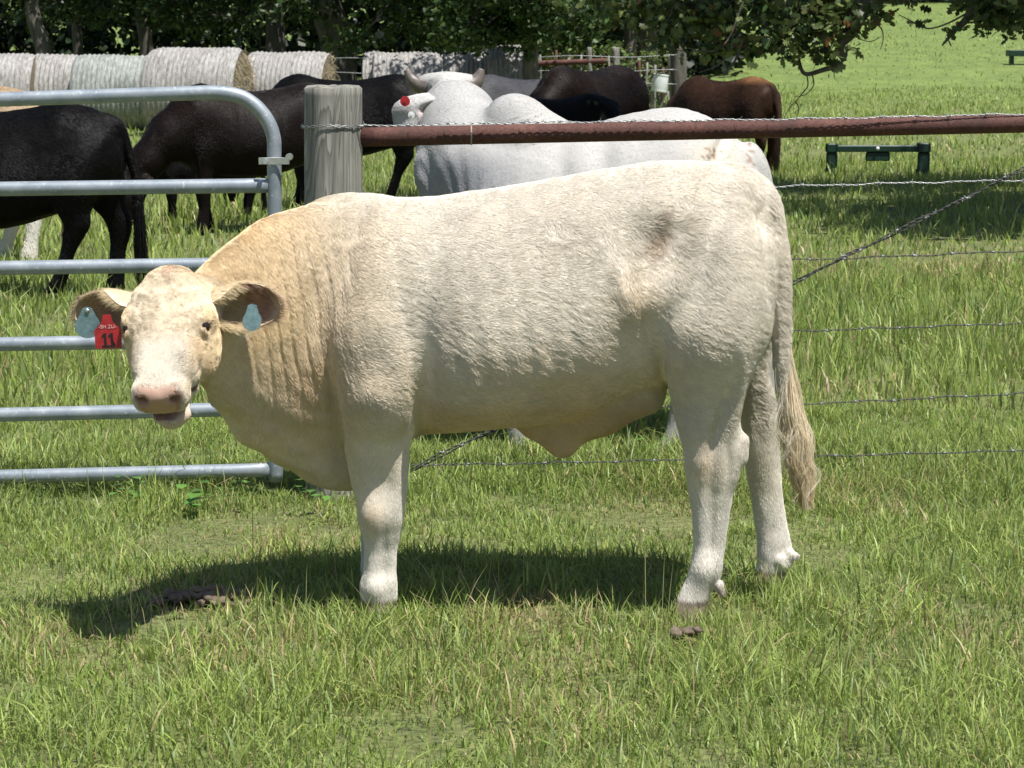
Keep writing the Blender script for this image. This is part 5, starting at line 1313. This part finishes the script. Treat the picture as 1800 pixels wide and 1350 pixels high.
tree('oak_tree', tb(70, 49), .2, 9, 4.2, 5.6, 'oak tree with a slim dark trunk above the leftmost bales', GT, 9000, .17, low=lows(9, 3.2, 2.1, 3.0))
tree('oak_tree', tb(128, 53), .14, 8, 3.6, 5.2, 'leaning oak tree behind the greenish bale', GT, 7000, .17, low=lows(8, 3.0, 2.1, 3.0), lean=(.6, 0))
tree('oak_tree', tb(478, 52), .26, 10, 4.6, 6.0, 'oak tree with a dark trunk behind the shade dappled bale', GT, 9000, .18, low=lows(8, 3.4, 2.2, 3.1))
tree('oak_tree', tb(588, 49), .42, 11, 5.0, 6.5, 'thick trunked oak in deep shade between the two groups of bales', GT, 10000, .18, low=lows(10, 3.0, 2.2, 3.2))
tree('oak_tree', tb(850, 48), .25, 10, 4.6, 5.8, 'oak tree hanging low over the shaded bales', GT, 11000, .17, low=lows(24, 3.0, 1.6, 3.0), col=(.05, .085, .022))
tree('oak_tree', tb(934, 41.2), .16, 8, 3.0, 4.4, 'bushy oak whose trunk stands right of the shaded bales', GT, 15000, .13, low=[(rng.uniform(-1.5, .5), rng.uniform(-1.2, .6), rng.uniform(1.5, 2.7)) for _ in range(18)], col=(.05, .085, .024), lean=(.1, .2))
tree('oak_tree', tb(1138, 53), .36, 11, 5.2, 6.6, 'oak with a wide grey trunk standing behind the white bucket', GT, 10000, .17, low=lows(16, 3.4, 2.2, 3.2))
tree('oak_tree', tb(1103, 52), .17, 9, 3.6, 5.6, 'slim dark tree just left of the wide grey trunk', GT, 6000, .17, low=lows(8, 2.4, 2.2, 3.2))
tree('oak_tree', tb(250, 58), .2, 10, 4.6, 6.0, 'oak tree set back behind the tallest bale', GT, 9000, .19, low=lows(16, 3.6, 1.8, 3.2))
# far tree line
for i, (px, Y, cr, lab) in enumerate([(1250, 118, 7, 'distant tree above the brown cow'), (1420, 150, 8, 'distant tree behind the hanging oak branch'), (1560, 158, 8, 'distant tree at the top of the field, left of the gap'), (1640, 160, 8, 'distant tree at the top of the field in the gap between branches'), (1740, 156, 8, 'distant tree behind the branch at the top right'), (1850, 154, 8, 'distant tree at the top right corner'), (1150, 110, 7, 'distant tree behind the wide grey trunk')]):
    tree('far_tree', tb(px, Y), .3, 12, cr, 7.0, lab, 'far tree line', 5000, .42, low=lows(14, cr * .9, .8, 3.0), col=(.04, .065, .02), clumps=24)
# dense undergrowth behind the bales (a far mass)
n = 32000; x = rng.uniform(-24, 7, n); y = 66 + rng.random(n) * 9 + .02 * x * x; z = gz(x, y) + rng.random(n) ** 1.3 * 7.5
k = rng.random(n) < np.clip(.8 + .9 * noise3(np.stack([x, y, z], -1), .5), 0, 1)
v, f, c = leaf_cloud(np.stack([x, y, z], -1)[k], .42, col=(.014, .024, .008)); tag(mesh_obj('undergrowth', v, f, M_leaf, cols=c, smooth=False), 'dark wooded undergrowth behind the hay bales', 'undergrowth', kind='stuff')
n = 9000; x = rng.uniform(-1.2, 3.4, n); y = rng.uniform(45.3, 51, n); z = rng.random(n) ** 1.6 * 1.5
k = rng.random(n) < np.clip(.45 + .9 * noise3(np.stack([x, y, z], -1), 1.1), 0, 1)
v, f, c = leaf_cloud(np.stack([x, y, z], -1)[k], .10, col=(.12, .15, .045)); tag(mesh_obj('brush', v, f, M_leaf, cols=c, smooth=False), 'pale green brush growing through the old back fence', 'undergrowth', kind='stuff')
# ------------------------------------------------------------------ the near oak whose low branches hang into the top of the view
YK = 20.0
def UK(px, py, dy=0.0): return unp(px, py, YK + dy)
ob = np.array([9.6, 21.0, 0.0])
oak = empty('live_oak', ob, 'spreading oak whose low leafy branches hang into the top right of the view', 'tree')
W2 = []
trunk = catmull([ob + np.array([0, 0, -.2]), ob + np.array([-.1, 0, 1.6]), ob + np.array([-.5, .1, 3.2]), ob + np.array([-1.2, .2, 5.0])], 6)
parts_ = [tube(trunk, np.linspace(.5, .3, len(trunk)), 18)]
def limb(pts, r0, r1, seg=8):
    q = catmull(pts, 6); parts_.append(tube(q, np.linspace(r0, r1, len(q)), seg)); return q
L1 = limb([ob + np.array([-.3, 0, 2.6]), UK(1960, -260, .6), UK(1780, -190, .3), UK(1640, -120, .1), UK(1560, -30, 0), UK(1510, 20, 0), UK(1498, 52, 0), UK(1476, 80, 0), UK(1484, 108, 0)], .20, .026)
limb([UK(1482, 112), UK(1450, 122), UK(1416, 130), UK(1404, 110), UK(1396, 95)], .026, .010)
for pts in ([UK(1418, 130), UK(1420, 150), UK(1412, 162), UK(1404, 172), UK(1388, 190), UK(1378, 208)], [UK(1428, 132), UK(1430, 150), UK(1416, 166), UK(1396, 170)], [UK(1398, 178), UK(1404, 190), UK(1400, 208)], [UK(1402, 105), UK(1388, 108), UK(1382, 92)], [UK(1412, 128), UK(1408, 112), UK(1404, 96)]): limb(pts, .007, .0025, 5)
limb([UK(1535, 36, -.1), UK(1550, 52, -.1), UK(1552, 72, -.1), UK(1547, 88, -.1)], .008, .003, 5); limb([UK(1508, 68), UK(1530, 73), UK(1550, 64)], .006, .003, 5)
limb([UK(1480, 100), UK(1498, 84), UK(1512, 92)], .008, .004, 5); limb([UK(1470, 118), UK(1466, 130), UK(1468, 140)], .006, .003, 5)
L2 = limb([UK(1640, -120, .1), UK(1480, -90, -.3), UK(1330, -70, -.3), UK(1200, -50, -.2), UK(1090, -20, 0)], .10, .03)
for pts in ([UK(1330, -60, -.3), UK(1300, 20, -.3), UK(1280, 70, -.3), UK(1250, 90, -.3), UK(1205, 84, -.3)], [UK(1300, 60, -.3), UK(1268, 110, -.3), UK(1228, 128, -.3)], [UK(1305, 70, -.3), UK(1290, 110, -.3), UK(1270, 130, -.3), UK(1245, 135, -.3)], [UK(1200, -50, -.2), UK(1180, 20, -.2), UK(1165, 50, -.2)], [UK(1400, -80, -.3), UK(1390, 10, -.2), UK(1384, 70, -.1)], [UK(1450, -90, -.3), UK(1440, 0, -.2), UK(1440, 50, -.1)]): limb(pts, .014, .004, 5)
L3 = limb([UK(1960, -260, .6), UK(1860, -100, .2), UK(1800, -40, 0), UK(1720, -5, 0), UK(1702, 30, 0), UK(1680, 52, 0), UK(1656, 80, 0)], .10, .008)
limb([UK(1706, 20), UK(1664, 42), UK(1630, 50), UK(1600, 36), UK(1580, 26)], .010, .004, 5)
limb([UK(1860, -100, .2), UK(1800, 0, -.2), UK(1780, 40, -.2), UK(1772, 62, -.2)], .02, .006, 6)
for k in range(26):
    a = rng.random() * 6.28; q = np.array([ob[0] - 2.4 + math.cos(a) * rng.uniform(2, 6.5), 20.8 + math.sin(a) * rng.uniform(1, 3.4), rng.uniform(3.2, 6.6)])
    limb([trunk[int(rng.integers(10, len(trunk)))], (trunk[-1] + q) / 2 + np.array([0, 0, .5]), q], .12, .02, 6)
v, f = merge(parts_); adopt(mesh_obj('trunk', v, f, M_bark), oak)
# leaf clusters in view, measured along the branches
near_l = []
def leaves(px, py, sx_, sy_, n, dy=0.0): 
    q = np.stack([rng.normal(px, sx_, n), rng.normal(py, sy_, n)], -1); near_l.append(unp(q[:, 0], q[:, 1], YK + dy + rng.normal(0, .25, n)))
for a_ in [(1150, 10, 45, 22, 330), (1230, 20, 40, 30, 420), (1310, 20, 45, 34, 520), (1390, 20, 40, 30, 480), (1450, 18, 35, 30, 420), (1500, 10, 32, 24, 330), (1180, 50, 26, 14, 110), (1275, 70, 28, 12, 120), (1335, 78, 22, 12, 90), (1395, 78, 14, 16, 70), (1380, 60, 24, 14, 110), (1440, 70, 16, 20, 110), (1455, 95, 10, 10, 40), (1250, 92, 26, 6, 30),
           (1100, 0, 36, 12, 120), (1050, -6, 36, 12, 90), (1500, 86, 9, 5, 22), (1532, 30, 12, 10, 26), (1445, 92, 8, 4, 14), (1345, 90, 6, 8, 10), (1612, 40, 8, 5, 10), (1665, 50, 5, 6, 8), (1730, 20, 22, 18, 140), (1775, 30, 25, 22, 240), (1800, 10, 25, 20, 240), (1745, 5, 25, 15, 160), (1590, 4, 14, 8, 26), (1690, 0, 20, 10, 60), (1565, 34, 5, 3, 4), (1180, 78, 16, 5, 14)]: leaves(*a_)
near_l = np.vstack(near_l); near_l = near_l[rng.random(len(near_l)) < .62]
v, f, c = leaf_cloud(near_l, .095, lobed=True, col=(.085, .115, .038), var=.6)
br = np.repeat(rng.random(len(near_l)) < .012, 14); c[br] = np.array([.30, .14, .06]); pl_ = np.repeat(rng.random(len(near_l)) < .10, 14) & ~br; c[pl_] = np.array([.16, .19, .07])
adopt(mesh_obj('low_leaves', v, f, M_leaf, cols=c, smooth=False), oak)
# the crown overhead that throws the shade across the field
cl = []
for k in range(90):
    a = rng.random() * 6.28; r = math.sqrt(rng.random()); cl.append((ob[0] - 1.7 + math.cos(a) * r * 7.4, 20.7 + math.sin(a) * r * 3.6, rng.uniform(3.0, 6.8)))
cl = np.array(cl); g = np.repeat(cl, 330, 0); dd = rng.normal(0, 1, g.shape); dd /= np.linalg.norm(dd, axis=1)[:, None]
C = g + dd * (1.05 * rng.random(len(g)) ** .45)[:, None] * np.array([1, .9, .5])
C = C[C[:, 2] > 2.45]
v, f, c = leaf_cloud(C, .22, col=(.055, .085, .025)); adopt(mesh_obj('crown', v, f, M_leaf, cols=c, smooth=False), oak)
